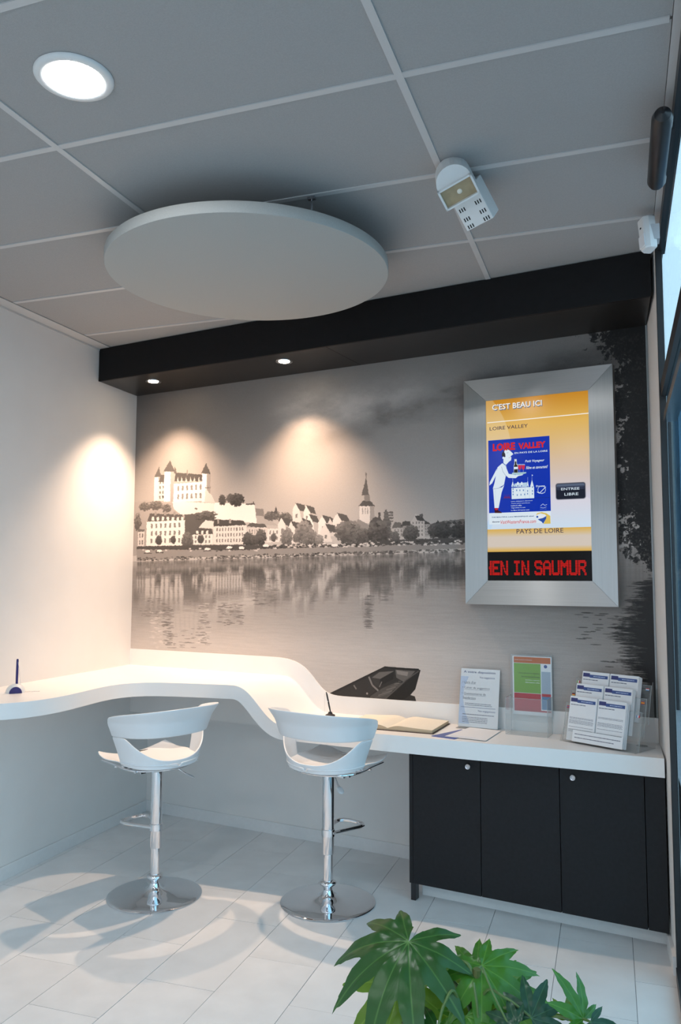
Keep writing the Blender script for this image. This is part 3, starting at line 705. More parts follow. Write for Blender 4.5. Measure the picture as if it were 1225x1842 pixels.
# tray, bottle, glasses
sc.poly(QP((470,690),(480,660),(720,650),(715,672),(600,700)), lin(170,205,215)); sc.poly(QP((515,430),(555,430),(557,500),(578,540),(578,665),(505,665),(505,540),(517,500)), lin(215,225,225))
sc.poly(QP((525,470),(548,470),(552,520),(572,545),(572,660),(510,660),(510,545),(524,520)), lin(30,30,30)); sc.rect(Q(510,605), Q(573,560), W3)
for gx in (607, 667): sc.poly(QP((gx-32,530),(gx+30,530),(gx+22,595),(gx,615),(gx-22,595)), lin(205,40,80)); sc.line(QP((gx,612),(gx,655)), .001, W3); sc.poly(QP((gx-30,515),(gx+28,515),(gx+28,532),(gx-30,532)), lin(150,180,225))
# chateau
sc.rect(Q(470,1110), Q(850,900), W3)
for a, b, t0, t1 in ((465,512,880,805),(725,760,880,790),(785,845,880,780)):
    sc.poly(QP((a,t0+10),((a+b)/2,t1),(b,t0+10)), W3); sc.rect(Q(a+4,905), Q(b-4,t0), W3); sc.line(QP(((a+b)/2,t1+5),((a+b)/2,t1-55)), .0009, W3)
sc.poly(QP((505,900),(520,845),(730,825),(725,905)), lin(190,215,235)); sc.poly(QP((812,690),(835,705),(812,720)), W3)
for u in (575, 640): sc.poly(QP((u-20,905),(u-20,840),(u,812),(u+20,835),(u+20,905)), W3); sc.rect(Q(u-9,900), Q(u+9,870), lin(90,130,190))
for u, v in ((495,890),(495,940),(495,985),(495,1030),(555,960),(610,960),(670,960),(565,1040),(628,1035),(690,1030),(740,895),(740,970),(740,1018),(822,905),(822,970),(822,1020)): sc.rect(Q(u-7,v+14), Q(u+7,v-14), lin(90,130,190))
for u in (700,770): sc.line(QP((u,905),(u,1100)), .0007, lin(130,170,210))
for k in range(5): sc.ell(Q(350+k*22, 1085-12*(k % 2)), .004, .0035, lin(120,30,90)); sc.line(QP((345+k*22,1105),(350+k*22,1030)), .0012, lin(120,30,90))
# round stamp
sc.ell(Q(980,950), .0205, .0205, W3, n=40); sc.ell(Q(980,950), .0185, .0185, BL, n=40); sc.line(QP((900,985),(940,1010),(1050,900)), .0035, W3); sc.line(QP((950,1010),(1035,1000)), .0016, W3)
sc.line(QP((960,1225),(1000,1190),(1030,1215),(1070,1200)), .0020, W3); sc.line(QP((955,1250),(1010,1260),(1060,1240)), .0016, W3); sc.line(QP((950,1280),(1060,1277)), .0006, W3)
# small coast map under the poster
sc.poly(QP((885,1390),(900,1350),(980,1330),(1060,1350),(1125,1395),(1130,1525),(1010,1530),(1060,1420),(1040,1370),(960,1350),(905,1370)), lin(226,196,96))
sc.ell(Q(905,1410), .005, .005, lin(40,80,170)); sc.poly(QP((915,1450),(1000,1430),(1060,1390),(1055,1440),(1005,1525),(975,1490),(930,1465)), lin(40,80,170)); sc.poly(QP((920,1385),(1040,1375),(1060,1395),(1000,1430),(940,1440)), lin(236,242,250))
# button
bx0, bx1, bz0, bz1 = S(1000,880)[0], S(1052,880)[0], S(1026,897)[1], S(1026,869)[1]
def rrect(x0, x1, z0, z1, r, n=6):
    P = []
    for cx_, cz_, a0 in ((x1-r, z1-r, 0), (x0+r, z1-r, 90), (x0+r, z0+r, 180), (x1-r, z0+r, 270)):
        P += [(cx_+r*math.cos(math.radians(a0+90*i/n)), cz_+r*math.sin(math.radians(a0+90*i/n))) for i in range(n+1)]
    return P
for k in range(6): sc.poly(rrect(bx0-.004+k*.0007, bx1+.004-k*.0007, bz0-.004+k*.0007, bz1+.004-k*.0007, .012), lin(40,44,60), .16)
sc.poly(rrect(bx0, bx1, bz0, bz1, .010), lin(28, 32, 48)); sc.poly(rrect(bx0+.002, bx1-.002, (bz0+bz1)/2+.018, bz1-.002, .008), lin(90,102,126)); sc.poly(rrect(bx0+.002, bx1-.002, (bz0+bz1)/2+.006, bz1-.014, .006), lin(52,60,82), .8)
# LED matrix
GL = {'H': ['11000011']*4+['11111111']*2+['11000011']*4,
 'E': ['11111111','11111111','11000000','11000000','11111100','11111100','11000000','11000000','11111111','11111111'],
 'N': ['11000011','11100011','11100011','11110011','11010011','11011011','11001011','11001111','11000111','11000011'],
 'I': ['01111110','01111110','00011000','00011000','00011000','00011000','00011000','00011000','01111110','01111110'],
 'S': ['01111110','11111111','11000011','11000000','01111110','00111111','00000011','11000011','11111111','01111110'],
 'A': ['00111100','01111110','11000011','11000011','11111111','11111111','11000011','11000011','11000011','11000011'],
 'U': ['11000011']*8+['11111111','01111110'],
 'M': ['11000011','11100111','11111111','11111111','11011011','11000011','11000011','11000011','11000011','11000011'],
 'R': ['11111110','11111111','11000011','11000011','11111110','11111100','11001110','11000110','11000011','11000011']}
lx, lz = SX0-.020, S(970,1008)[1]; pc, pr_ = .00505, .00760
for ch in 'HEN IN SAUMUR':
    if ch == ' ': lx += pc*4.6; continue
    for j, row in enumerate(GL[ch]):
        for i, b in enumerate(row):
            if b == '1':
                x = lx+i*pc; z = lz-j*pr_
                if x > SX0+.002: sc.rect((x+.0004, z-pr_+.0010), (x+pc-.0004, z-.0004), lin(225, 22, 14))
    lx += pc*8.6
IS = sc.image('screen_picture'); M['screen'] = imgmat('screen_light', IS, emit=0.88)
so_ = mk('screen_panel', [(x-cx0, -.0655, z-OZ0) for x, z in ((SX0, SZ0), (SX1, SZ0), (SX1, SZ1), (SX0, SZ1))]+[(x-cx0, -.05, z-OZ0) for x, z in ((SX0, SZ0), (SX1, SZ0), (SX1, SZ1), (SX0, SZ1))], [(0, 1, 2, 3), (7, 6, 5, 4), (0, 4, 5, 1), (1, 5, 6, 2), (2, 6, 7, 3), (3, 7, 4, 0)], M['screen'], tv)
so_['label'] = 'lit screen with a blue travel poster'
uv = so_.data.uv_layers.new(name='UVMap')
for p in so_.data.polygons:
    for li in p.loop_indices:
        c = so_.data.vertices[so_.data.loops[li].vertex_index].co; uv.data[li].uv = ((c.x+cx0-SX0)/(SX1-SX0), (c.z+OZ0-SZ0)/(SZ1-SZ0))
M['e_white'] = emis('screen_white', (.95, .93, .88), .95); M['e_navy'] = emis('screen_navy', (.035, .035, .10), .8); M['e_red'] = emis('screen_red', (.75, .035, .045), .8)
M['e_pale'] = emis('screen_pale', (.75, .87, .97), .85); M['e_blue'] = emis('screen_blue', (.01, .09, .25), .8); M['e_shadow'] = emis('screen_shadow', (.16, .20, .30), .8)
def st_(s_, a, b, ma, y=-.0663, **k):      # a = lower left, b = upper right, in drawing units of the print
    p, q = S(*a), S(*b); return text(s_, p[0]-cx0, q[0]-cx0, p[1]-OZ0, q[1]-OZ0, ma, so_, y, **k)
st_("C'EST BEAU ICI", (886, 739.5), (975, 719), M['e_shadow'], -.0659, bold=.022)
st_("C'EST BEAU ICI", (885, 738), (974, 718.5), M['e_white'], -.0665, bold=.012)
st_('LOIRE VALLEY', (880.5, 774.5), (949, 762), M['e_navy'], bold=.004)
st_('PAYS DE LOIRE', (929, 960), (1013, 949.5), M['e_navy'], bold=.002)
st_('LOIRE', (886, 812), (926, 795), M['e_red'], bold=.05); st_('VALLEY', (932, 808), (981, 793), M['e_red'], bold=.05)
st_('EN PAYS DE LA LOIRE', (925, 816.5), (984.5, 809), M['e_pale'], bold=.02)
st_('Petit Voyageur', (944, 833), (979, 825), M['e_pale'], shear=.3, bold=.02)
st_('Rêve en savourant!', (946, 844), (985, 836), M['e_pale'], shear=.3, bold=.02)
st_('ENTREE', (1009, 882.0), (1042, 876), M['e_pale'], bold=.008); st_('LIBRE', (1015, 891.5), (1040, 885.5), M['e_pale'], bold=.008)
st_('Douce', (964, 876), (980, 872), M['e_pale'], bold=.02)
for k, (s_, e_) in enumerate((('Loire châteaux à découvrir', 958), ('Toutes saisons grandioses', 953), ('Loire à vélo', 938), ('Vignobles à voir', 945), ('Le Mans 24 heures auto', 952))):
    st_(s_, (919, 902.6+k*4.1), (e_, 899.4+k*4.1), M['e_pale'], bold=.015)
st_('THE BEAUTIFUL Loire! MAGNIFIQUE value!', (884, 932), (960, 927), M['e_blue'], bold=.03)
st_('discover', (885, 940), (899, 937), M['e_navy'], bold=.03); st_('VisitWesternFrance.com', (900, 942.5), (964, 934), M['e_red'], shear=.2, bold=.008)

# ================= CEILING THINGS
DX, DY, DZ = 1.585, -1.625, 2.886
d = thing('ceiling_panel', 'large round grey acoustic panel hung flat just under the ceiling', 'ceiling panel', (DX, DY, DZ))
R0, t0 = .600, .047
G().lathe([(.0, 0), (R0-.006, 0), (R0-.0015, .0015), (R0, .006), (R0, t0-.004), (R0-.004, t0), (0, t0)], n=128).build('disc', M['disc'], d, smooth=True, angle=50)
for px_, py_ in ((.40, -.285), (-.40, -.285), (.40, .27), (-.40, .27)):
    h = G().tube([(px_, py_, t0), (px_, py_, H_-DZ)], .0015, 6).lathe([(.0, 0), (.010, 0), (.010, .012), (0, .012)], (px_, py_, t0), 12)
    h.lathe([(0, 0), (.006, 0), (.006, .035), (0, .035)], (px_, py_, t0+.045), 10).box(px_-.015, px_+.015, py_-.008, py_+.008, H_-DZ-.012, H_-DZ-.001)
    h.build('hanger', M['steelrod'], d)
def downlight(x, y, label):
    t = thing('recessed_downlight', label, 'ceiling light', (x, y, H_))
    G().lathe([(.086, .004), (.087, -.006), (.095, -.0085), (.108, -.006), (.113, -.0005), (.113, .003)], n=56).build('trim_ring', M['plastic'], t, smooth=True, angle=60)
    G().lathe([(.0, -.002), (.05, -.0025), (.086, -.001), (.087, .003)], n=48).build('diffuser', M['lampglow'], t, smooth=True)
    return t
downlight(1.592, -2.812, 'bright round recessed downlight in the ceiling, left of the round panel')
for x, y, q in ((2.45, -5.7, 'right-hand'), (1.1, -5.2, 'middle'), (.2, -5.2, 'left-hand')):
    downlight(x, y, q+' round recessed downlight in the ceiling behind the viewpoint')
# track-less ceiling spotlight (switched off)
sp = thing('ceiling_spotlight', 'white box spotlight with a square lens, switched off, mounted on the ceiling', 'spotlight', (2.58, -1.83, H_))
def basis(p, x, y, z): return Matrix(((x[0], y[0], z[0], p[0]), (x[1], y[1], z[1], p[1]), (x[2], y[2], z[2], p[2]), (0, 0, 0, 1)))
G().lathe([(0, 0), (.045, 0), (.045, -.012), (.040, -.016), (0, -.016)][::-1], (-.01, .0, 0), 32).build('canopy', M['plastic'], sp, smooth=True, angle=50)
Mg = basis((.010, -.010, -.088), (.9162, -.3618, .1721), (.1571, .7195, .6765), (-.3686, -.5928, .7161))
gb = G().box(-.056, .056, -.035, .045, -.075, .070, 0, Mg).build('gear_box', M['plastic'], sp, bevel=.003)
for z in (-.071, -.042, -.005):
    for x0 in (-.045, .022):
        for k in range(3): G().box(x0+k*.0095, x0+k*.0095+.004, -.0358, -.0340, z, z+.014, 0, Mg).build('vent_slot', M['hole'], gb)
G().box(-.012, .012, -.012, .012, -.06, 0).build('bracket', M['plastic'], sp)
# lamp head: half-round top, square lens facing the room
Mh = basis((-.025, -.150, -.080), (.9375, -.1092, .3304), (-.1824, .6543, .7339), (-.2964, -.7483, .5934))
pts = [(-.062, -.052), (.062, -.052)]+[(.062*math.cos(a), .02+.062*math.sin(a)) for a in [PI*i/14 for i in range(15)]]
hd = G(); n = len(pts)
V = [Mh @ Vector((x, y_, z)) for y_ in (-.03, .05) for x, z in pts]
hd.add(V, [tuple(range(n)), tuple(range(2*n-1, n-1, -1))]+[(i, (i+1) % n, n+(i+1) % n, n+i) for i in range(n)])
hd.build('lamp_head', M['plastic'], sp)
fr = G()
for a in ((-.064, .064, -.052, -.046), (-.064, .064, .018, .024), (-.064, -.057, -.052, .024), (.057, .064, -.052, .024)): fr.box(a[0], a[1], -.046, -.028, a[2], a[3], 0, Mh)
fr.build('lens_frame', M['plastic'], sp)
G().box(-.057, .057, -.034, -.031, -.046, .018, 0, Mh).build('lens', M['tint'], sp)
bl = G().lathe([(0, 0), (.007, .002), (.009, .010), (.006, .020), (0, .022)], n=14)
bl.V = [tuple(Mh @ Vector((x+.004, -.034-z*.15, y_-.014))) for x, y_, z in bl.V]; bl.build('bulb', M['cream'], sp, smooth=True)

# motion detector on the wall stub
pr = thing('motion_detector', 'small white motion detector high in the corner by the shopfront', 'sensor', (3.238, -1.37, 2.945), 0)
G().box(-.030, .004, -.03, .03, -.03, .03).build('bracket', M['greyplastic'], pr)
Mp = Matrix.Translation((-.040, -.004, 0)) @ Euler((math.radians(0), math.radians(-8), math.radians(-62))).to_matrix().to_4x4()
pb = G(); P = [(-.034, .022), (.034, .022), (.034, -.008), (.020, -.026), (-.020, -.026), (-.034, -.008)]; n = 6
V = [Mp @ Vector((x*(.82 if z < 0 else 1), y, z)) for z in (-.068, .068) for x, y in P]
pb.add(V, [tuple(range(n)), tuple(range(2*n-1, n-1, -1))]+[(i, (i+1) % n, n+(i+1) % n, n+i) for i in range(n)]); pb.build('housing', M['plastic'], pr, bevel=.006)
pl = G().box(-.0205, .0205, -.0285, -.024, -.058, -.006, 0, Mp); pl.build('lens', M['paper'], pr, bevel=.004)
G().box(-.004, .004, -.0275, -.0255, .022, .028, 0, Mp).build('indicator', M['hole'], pr)

# ================= SHOPFRONT on the right
wf = bpy.data.objects.new('window_1', None); C.objects.link(wf); wf['kind'] = 'structure'; wf.location = (3.24, -1.03, 0)
def wx(n_, x0, x1, y0, y1, z0, z1, ma, **k): return G().box(x0-3.24, x1-3.24, y0+1.03, y1+1.03, z0, z1).build(n_, ma, wf, **k)
wx('jamb', 3.240, 3.265, -1.075, -1.030, 0, 3.03, M['frame'])
for y in (-2.9, -4.7, -6.5): wx('mullion', 3.244, 3.275, y-.03, y+.03, .05, 3.0, M['frame'])
wx('head_rail', 3.250, 3.28, YR, -1.03, 2.992, H_-.001, M['frame'])
wx('sill_rail', 3.236, 3.28, YR, -1.075, 0, .05, M['frame'])
wx('transom', 3.246, 3.275, YR, -1.075, 2.36, 2.42, M['frame'])
wx('transom', 3.250, 3.30, YR, -1.12, 2.24, 2.275, M['steelrod'])
wx('pane', 3.262, 3.266, YR, -1.075, 2.42, 2.995, M['glass']); wx('pane', 3.262, 3.266, YR, -1.075, .05, 2.36, M['glass'])
wx('pane', 3.278, 3.282, -3.4, -1.10, .06, 2.30, M['glass'])
# black tubular device under the head rail
ac = G().tube([(0, -.235, 0), (0, -.222, 0), (0, -.20, 0), (0, .20, 0), (0, .222, 0), (0, .235, 0)], [.006, .024, .031, .031, .024, .006], 20)
a_ = thing('door_sensor_bar', 'black rounded tube fixed under the ceiling along the shopfront', 'door sensor', (3.216, -1.98, 2.965))
ac.build('housing', M['blackplastic'], a_, smooth=True); G().box(.01, .035, -.15, .15, -.012, .012).build('bracket', M['blackplastic'], a_)

# ================= OUTSIDE
st = struct(G().box(3.285, 30, -25, 40, -.2, -.12).box(-20, 3.5, .9, 40, -.2, -.12).build('floor_outside', M['pave']))
fa = thing('street_building', 'blue-grey building across the street seen through the shopfront glass', 'building', (5.2, 7.0, -.12))
G().box(-1.9, 5, 0, 4, 0, 4.25).build('facade', M['facade'], fa)
for k in range(7): G().box(-1.86+k*.13, -1.80+k*.13, -.12, -.001, 0, 4.2).build('fin', M['frame'] if k % 2 else M['facade'], fa)

# ================= BAR STOOLS
def shell_mesh():
    V, Fc = [], []
    na = 48; A1 = math.radians(98); AH = math.radians(72)
    def P(a, z):                                          # a around the back (0 = straight back), z height above the seat pan
        f = max(0, z)/.285; k = f**1.15
        a = a*(.90+.13*k); s, c = math.sin(a), math.cos(a)
        fl = max(0, f-.80)/.20
        rx = .205+.088*k+.018*fl; ry = .185+.080*k+.018*fl
        sq = 1+.06*math.sin(2*a)**2
        y = -ry*c*sq
        if c < 0: y += (-c)*.05*(1-k*1.6)
        return (rx*s*sq, y+.015, z)
    rows_lo, rows_hi = 7, 11
    grid = []
    for i in range(na+1):
        a = -A1+2*A1*i/na; q = abs(a)/AH; e_ = abs(a)/A1
        z0 = -.012+.018*e_**2; zb = .150
        lo = .030+(zb-.030)*min(1, q)**2.7
        if q >= 1: lo = zb
        zt = .292-.058*e_**2.2-.030*max(0, (e_-.90)/.10)**2
        col = [P(a, z0+(lo-z0)*j/rows_lo) for j in range(rows_lo+1)]+[P(a, zb+(zt-zb)*j/rows_hi) for j in range(rows_hi+1)]
        grid.append((len(V), q)); V += col
    m_ = rows_lo+rows_hi+2
    for i in range(na):
        a0, a1 = grid[i][0], grid[i+1][0]
        for j in range(m_-1):
            if j == rows_lo: continue
            Fc.append((a0+j, a1+j, a1+j+1, a0+j+1))
    return V, Fc
def seat_mesh():
    V, Fc = [], []; nu, nv = 26, 26
    for j in range(nv+1):
        v = j/nv; y = -.185+.43*v
        for i in range(nu+1):
            u = -1+2*i/nu
            if v < .45: hw = .218*math.sqrt(max(0, 1-((.45-v)/.45)**2.3))+.004
            else: hw = .218+.004*math.sin((v-.45)/.55*PI)-.012*max(0, (v-.86)/.14)**2
            x = u*hw; yy = y-.020*max(0, v-.6)/.4*abs(u)**2.5+ (.0)
            z = .004-.018*math.exp(-((v-.42)/.35)**2)*(1-u*u)
            z += .030*max(0, (v-.70)/.30)**1.8*(abs(u)**1.6)-.006*max(0, (v-.8)/.2)**2*(1-abs(u))
            z += .020*abs(u)**3*(1-abs(v-.5))
            V.append((x, yy, z))
    w_ = nu+1
    for j in range(nv):
        for i in range(nu): a = j*w_+i; Fc.append((a, a+1, a+w_+1, a+w_))
    return V, Fc
def make_stool(label):
    t = thing('bar_stool', label, 'bar stool', (0, 0, 0), 0)
    G().lathe([(0, 0), (.228, 0), (.234, .002), (.235, .005), (.232, .008), (.215, .011), (.15, .016), (.09, .021), (.055, .027), (.035, .036), (.026, .050), (.0225, .062)], n=72).build('base_plate', M['chrome'], t, smooth=True, angle=60)
    G().lathe([(.020, .05), (.026, .078), (.038, .086), (.041, .092), (.041, .098), (.034, .104), (.026, .106)], n=36).build('collar', M['chrome'], t, smooth=True, angle=60)
    G().lathe([(.0235, .100), (.0235, .30)], n=36).build('lower_column', M['chrome'], t, smooth=True)
    G().lathe([(.0245, .232), (.0285, .233), (.0295, .236), (.0295, .622), (.02, .624)], n=36).build('upper_column', M['chrome'], t, smooth=True)
    fr = [(.027, .010), (.055, .035)]; z = .335
    loop = [(-.026, .0), (-.045, .06), (-.075, .16), (-.075, .195), (-.06, .213), (-.03, .220), (.03, .220), (.06, .213), (.075, .195), (.075, .16), (.045, .06), (.026, .0)]
    G().tube([(x, y, z+.03*(1-y/.22)*(1 if False else 0)) for x, y in loop], .0095, 10).lathe([(.0298, -.018), (.0335, -.016), (.0335, .016), (.0298, .018)], (0, 0, z), 28).build('footrest', M['chrome'], t, smooth=True)
    # chrome under-frame
    uf = G().box(-.075, .075, -.06, .06, .628, .634).box(-.16, .16, -.035, -.02, .634, .640).box(-.16, .16, .035, .05, .634, .640)
    ring = [(.20*math.sin(a)*(1+.06*math.sin(2*a)**2), -.18*math.cos(a)+.02, .648+.012*(abs(a)/2)**2) for a in [math.radians(q) for q in range(-110, 111, 10)]]
    ring = ring+[(.20, .19, .668), (.16, .215, .67), (-.16, .215, .67), (-.20, .19, .668), ring[0]]
    uf.tube(ring, .0055, 8)
    for sx in (-1, 1):
        for y in (-.07, .08): uf.tube([(sx*.06, y*.6, .636), (sx*.13, y, .640), (sx*.19, y*1.2, .648)], .0055, 8); uf.box(sx*.135-.014, sx*.135+.014, y-.008, y+.008, .632, .646)
    uf.build('under_frame', M['chrome'], t, smooth=True)
    lv = G().tube([(.045, -.03, .628), (.085, -.055, .618), (.105, -.068, .600), (.125, -.078, .585)], .0045, 8).build('height_lever', M['chrome'], t, smooth=True)
    pd = G().lathe([(0, 0), (.008, .003), (.015, .018), (.017, .034), (.012, .048), (0, .053)], n=16)
    rm = Euler((math.radians(0), math.radians(118), math.radians(-35))).to_matrix()
    pd.V = [tuple(Vector((.120, -.076, .590))+rm @ Vector((x*.28, y, z_))) for x, y, z_ in pd.V]; pd.build('lever_paddle', M['greyplastic'], lv, smooth=True)
    for nm, (V, Fc), th in (('backrest', shell_mesh(), .0085), ('seat', seat_mesh(), .0075)):
        V = [(x, y, z+.665) for x, y, z in V]
        o = mk(nm, V, Fc, M['shell'], t, True)
        s = o.modifiers.new('thickness', 'SOLIDIFY'); s.thickness = th; s.offset = 0
        b = o.modifiers.new('round', 'SUBSURF'); b.levels = 1; b.render_levels = 1
    return t
def copy_tree(o, parent=None):
    c = o.copy(); C.objects.link(c)
    if parent is not None: c.parent = parent
    for ch in list(o.children): copy_tree(ch, c)
    return c
s1 = make_stool('white plastic bar stool with chrome base, the left one, its back turned to the right')
s2 = copy_tree(s1); s2['label'] = 'white plastic bar stool with chrome base, the right one, nearer the dark cabinet'
for s_ in (s1, s2): s_['group'] = 'white bar stools at the counter'
s1.location = (.815, -1.028, 0); s1.rotation_euler = (0, 0, math.radians(157-90))
s2.location = (1.666, -.818, 0); s2.rotation_euler = (0, 0, math.radians(73-90))

# ================= THINGS ON THE COUNTER
tp = thing('desk_pen', 'dark blue pen standing in a white half-dome base on the high end of the counter', 'pen holder', (.172, -1.33, HU), math.radians(41))
G().lathe([(.0475, 0), (.0465, .010), (.042, .022), (.033, .033), (.020, .041), (0, .044)], n=40).build('base', M['plastic'], tp, smooth=True)
fp = []
V = [(.030*math.cos(a), -.0485, .0006+.031*math.sin(a)) for a in [PI*i/16 for i in range(17)]]; n = len(V)
V += [(x, -.020, z) for x, y, z in V]
mk('front_badge', V, [tuple(range(n)), tuple(range(2*n-1, n-1, -1))]+[(i, (i+1) % n, n+(i+1) % n, n+i) for i in range(n)], M['navy'], tp)['label'] = 'dark blue half-moon front'
G().tube([(.004, 0, .040), (.004, 0, .10), (.004, .0, .160), (.004, 0, .166)], [.0058, .0062, .0056, .004], 12).build('pen', M['navy'], tp, smooth=True)
cd = [(.006, -.004, .155)]+[(.012+.0015*i, -.006, .12-.012*i) for i in range(8)]+[(.040, -.010, .006), (.05, -.012, .002)]+[(.058+.008*i, -.012+.006*math.sin(i*1.9), .002) for i in range(8)]
G().tube(cd, .0009, 5).build('cord', M['steelrod'], tp)
def cl_(x, y, z=0): return fb(x, y, HL+z)
t = thing('counter_pen', 'black pen leaning up in a small holder at the foot of the counter wave', 'pen holder', cl_(1.545, -.115), T)
G().lathe([(.028, 0), (.027, .006), (.014, .012), (.009, .022), (0, .024)], n=28).build('base', M['blackplastic'], t, smooth=True)
G().tube([(.002, 0, .018), (-.006, 0, .05), (-.022, 0, .115), (-.026, 0, .130)], [.0035, .0048, .0045, .002], 10).build('pen', M['blackplastic'], t, smooth=True)
G().box(-.0145, -.0105, -.0052, .0052, .076, .081).build('pen_clip', M['steelrod'], t)
G().tube([(-.036, .0, .0), (-.038, 0, .06), (-.036, 0, .115), (-.028, 0, .128)], .0006, 5).build('cord', M['steelrod'], t)
# open guest book
gbk = thing('guest_book', 'open guest book with cream pages lying on the low worktop', 'book', cl_(1.998, -.205), T+math.radians(5))
def page(sx):
    n = 16; V = []; prof = []
    for i in range(n+1):
        s_ = i/n; x = sx*.235*s_; z = .012+.016*math.sin(min(1, s_*3.2)*PI*.5)*math.exp(-s_*1.1)*1.2+.001*(1-s_)
        prof.append((x, z))
    for y in (-.15, .15): V += [(x, y, z) for x, z in prof]+[(x, y, .004) for x, z in prof]
    m_ = n+1; Fc = []
    for i in range(n): Fc += [(i, i+1, 2*m_+i+1, 2*m_+i), (m_+i, 3*m_+i, 3*m_+i+1, m_+i+1), (i, m_+i, m_+i+1, i+1), (2*m_+i, 2*m_+i+1, 3*m_+i+1, 3*m_+i)]
    Fc += [(0, 2*m_, 3*m_, m_), (n, m_+n, 3*m_+n, 2*m_+n)]
    o = mk('page_block', V, Fc, [M['cream'], M['pageedge']], gbk, True, angle=40)
    for p in o.data.polygons: p.material_index = 0 if abs(p.normal.z) > .5 else 1
for sx in (-1, 1): page(sx)
G().box(-.243, .243, -.156, .156, 0, .004).build('cover', M['bookcover'], gbk, bevel=.0015)
# blue folder with a white sheet
fo = thing('document_folder', 'dark blue folder lying open with its white pages, right of the guest book', 'folder', cl_(2.375, -.235), T+math.radians(-3))
G().prism([(-.105, -.155), (.02, -.165), (.045, .06), (-.045, .075)], 0, .003).build('cover', M['folder'], fo)
sh = thing('loose_sheet', 'white sheet of paper lying flat in front of the disposition sign', 'paper', cl_(2.435, -.225, .0035), T+math.radians(-2))
G().prism([(-.105, -.148), (.105, -.150), (.085, .130), (-.085, .135)], 0, .0008).build('sheet', M['paper'], sh)
for k in range(2): G().box(-.085, .06-.02*k, -.128+.012*k, -.125+.012*k, .0008, .0010).build('text_line', M['paleblue'], sh)

def lines(par, x0, x1, z0, z1, n, ma, y, M4, seed=0, h=.35, name='text_line'):
    r = random.Random(seed); g = G(); p = (z1-z0)/n
    for k in range(n):
        zc = z1-p*(k+.5); xa = x0
        while xa < x1-.003:
            L_ = r.uniform(.004, .016); xb = min(xa+L_, x1 if r.random() < .9 else xa+L_)
            g.box(xa, xb, y-.0001, y, zc-p*h/2, zc+p*h/2, 0, M4); xa = xb+.0016
    return g.build(name, ma, par)
# sign "A votre disposition" in an acrylic stand
sg = thing('counter_sign', 'white A4 sign about visitor suggestions in a clear stand on the worktop', 'sign', cl_(2.396, -.085), T)
Ms = Euler((math.radians(-11), 0, 0)).to_matrix().to_4x4()
G().box(-.107, .107, -.004, -.0015, .002, .305, 0, Ms).box(-.107, .107, .0015, .004, .002, .305, 0, Ms).box(-.107, .107, -.035, .060, 0, .003).build('stand', M['acryl'], sg)
pp = G().box(-.105, .105, -.001, .001, .006, .303, 0, Ms).build('sheet', M['paper'], sg)
yy = -.0046
def T_(par, s_, x0, x1, z0, z1, ma, M4, y=-.0046, **k): return text(s_, x0, x1, z0, z1, ma, par, y, M4=M4, **k)
g = G(); arc = [(-.105, .262), (-.062, .262), (-.085, .20), (-.086, .14), (-.072, .08), (-.045, .02), (-.105, .02)]
V = [Ms @ Vector((x, -.0014, z)) for x, z in arc]+[Ms @ Vector((x, -.0011, z)) for x, z in arc]; n = len(arc)
g.add(V, [tuple(range(n)), tuple(range(2*n-1, n-1, -1))]+[(i, (i+1) % n, n+(i+1) % n, n+i) for i in range(n)]).build('pale_arc', M['paleblue'], pp)
T_(pp, 'A votre disposition', -.090, .082, .277, .292, M['inkblue'], Ms, -.0015, bold=.012)
T_(pp, 'Vos suggestions', -.002, .080, .252, .265, M['inkblue'], Ms, -.0015)
for s_, a, b, z0 in (('• Livre d\'or', -.094, -.020, .226), ('• Cahier de suggestion', -.094, .055, .197), ('• Questionnaires de', -.094, .035, .167), ('Satisfaction', -.088, -.018, .146)):
    T_(pp, s_, a, b, z0, z0+.013, M['ink'], Ms, -.0015); G().box(a+.012, b, -.0015, -.0012, z0-.0022, z0-.0012, 0, Ms).build('underline', M['ink'], pp)
T_(pp, 'Nos engagements', -.002, .090, .082, .094, M['inkblue'], Ms, -.0015)
G().box(-.095, .090, -.0015, -.0012, .104, .1058, 0, Ms).build('rule', M['inkblue'], pp)
lines(pp, -.075, .07, .112, .128, 2, M['ink'], -.0015, Ms, 1); lines(pp, -.085, .085, .064, .074, 1, M['ink'], -.0015, Ms, 2); lines(pp, -.085, .05, .026, .058, 4, M['ink'], -.0015, Ms, 3)
# clear suggestion box with an A4 sheet standing in its tall back
bx = thing('suggestion_box', 'clear acrylic suggestion box with a tall back holding a colour sheet', 'box', cl_(2.564, -.150), T+math.radians(1.5))
BW, BD, BH, BB = .207, .112, .180, .383
def panel(x0, x1, y0, y1, z0, z1, nm='panel'): return G().box(x0, x1, y0, y1, z0, z1).build(nm, M['acryl'], bx)
panel(0, BW, 0, .003, .0, BH); panel(0, .003, .003, BD, 0, BH); panel(BW-.003, BW, .003, BD, 0, BH); panel(.003, BW-.003, .003, BD, 0, .003)
panel(0, BW, BD, BD+.003, 0, BB, 'back_panel'); panel(0, BW, BD+.008, BD+.011, .05, BB, 'back_panel')
eg = G()
for a, b in (((0, 0, 0), (0, 0, BH)), ((BW, 0, 0), (BW, 0, BH)), ((0, 0, BH), (BW, 0, BH)), ((0, 0, 0), (BW, 0, 0)), ((0, 0, BH), (0, BD, BH)), ((BW, 0, BH), (BW, BD, BH)), ((BW, 0, 0), (BW, BD, 0)), ((0, 0, 0), (0, BD, 0)), ((0, BD, 0), (0, BD, BB)), ((BW, BD, 0), (BW, BD, BB)), ((0, BD, BB), (BW, BD, BB))):
    eg.box(min(a[0], b[0])-.0009, max(a[0], b[0])+.0009, min(a[1], b[1])-.0009, max(a[1], b[1])+.0009, max(0.0001, min(a[2], b[2])-.0009), max(a[2], b[2])+.0009)
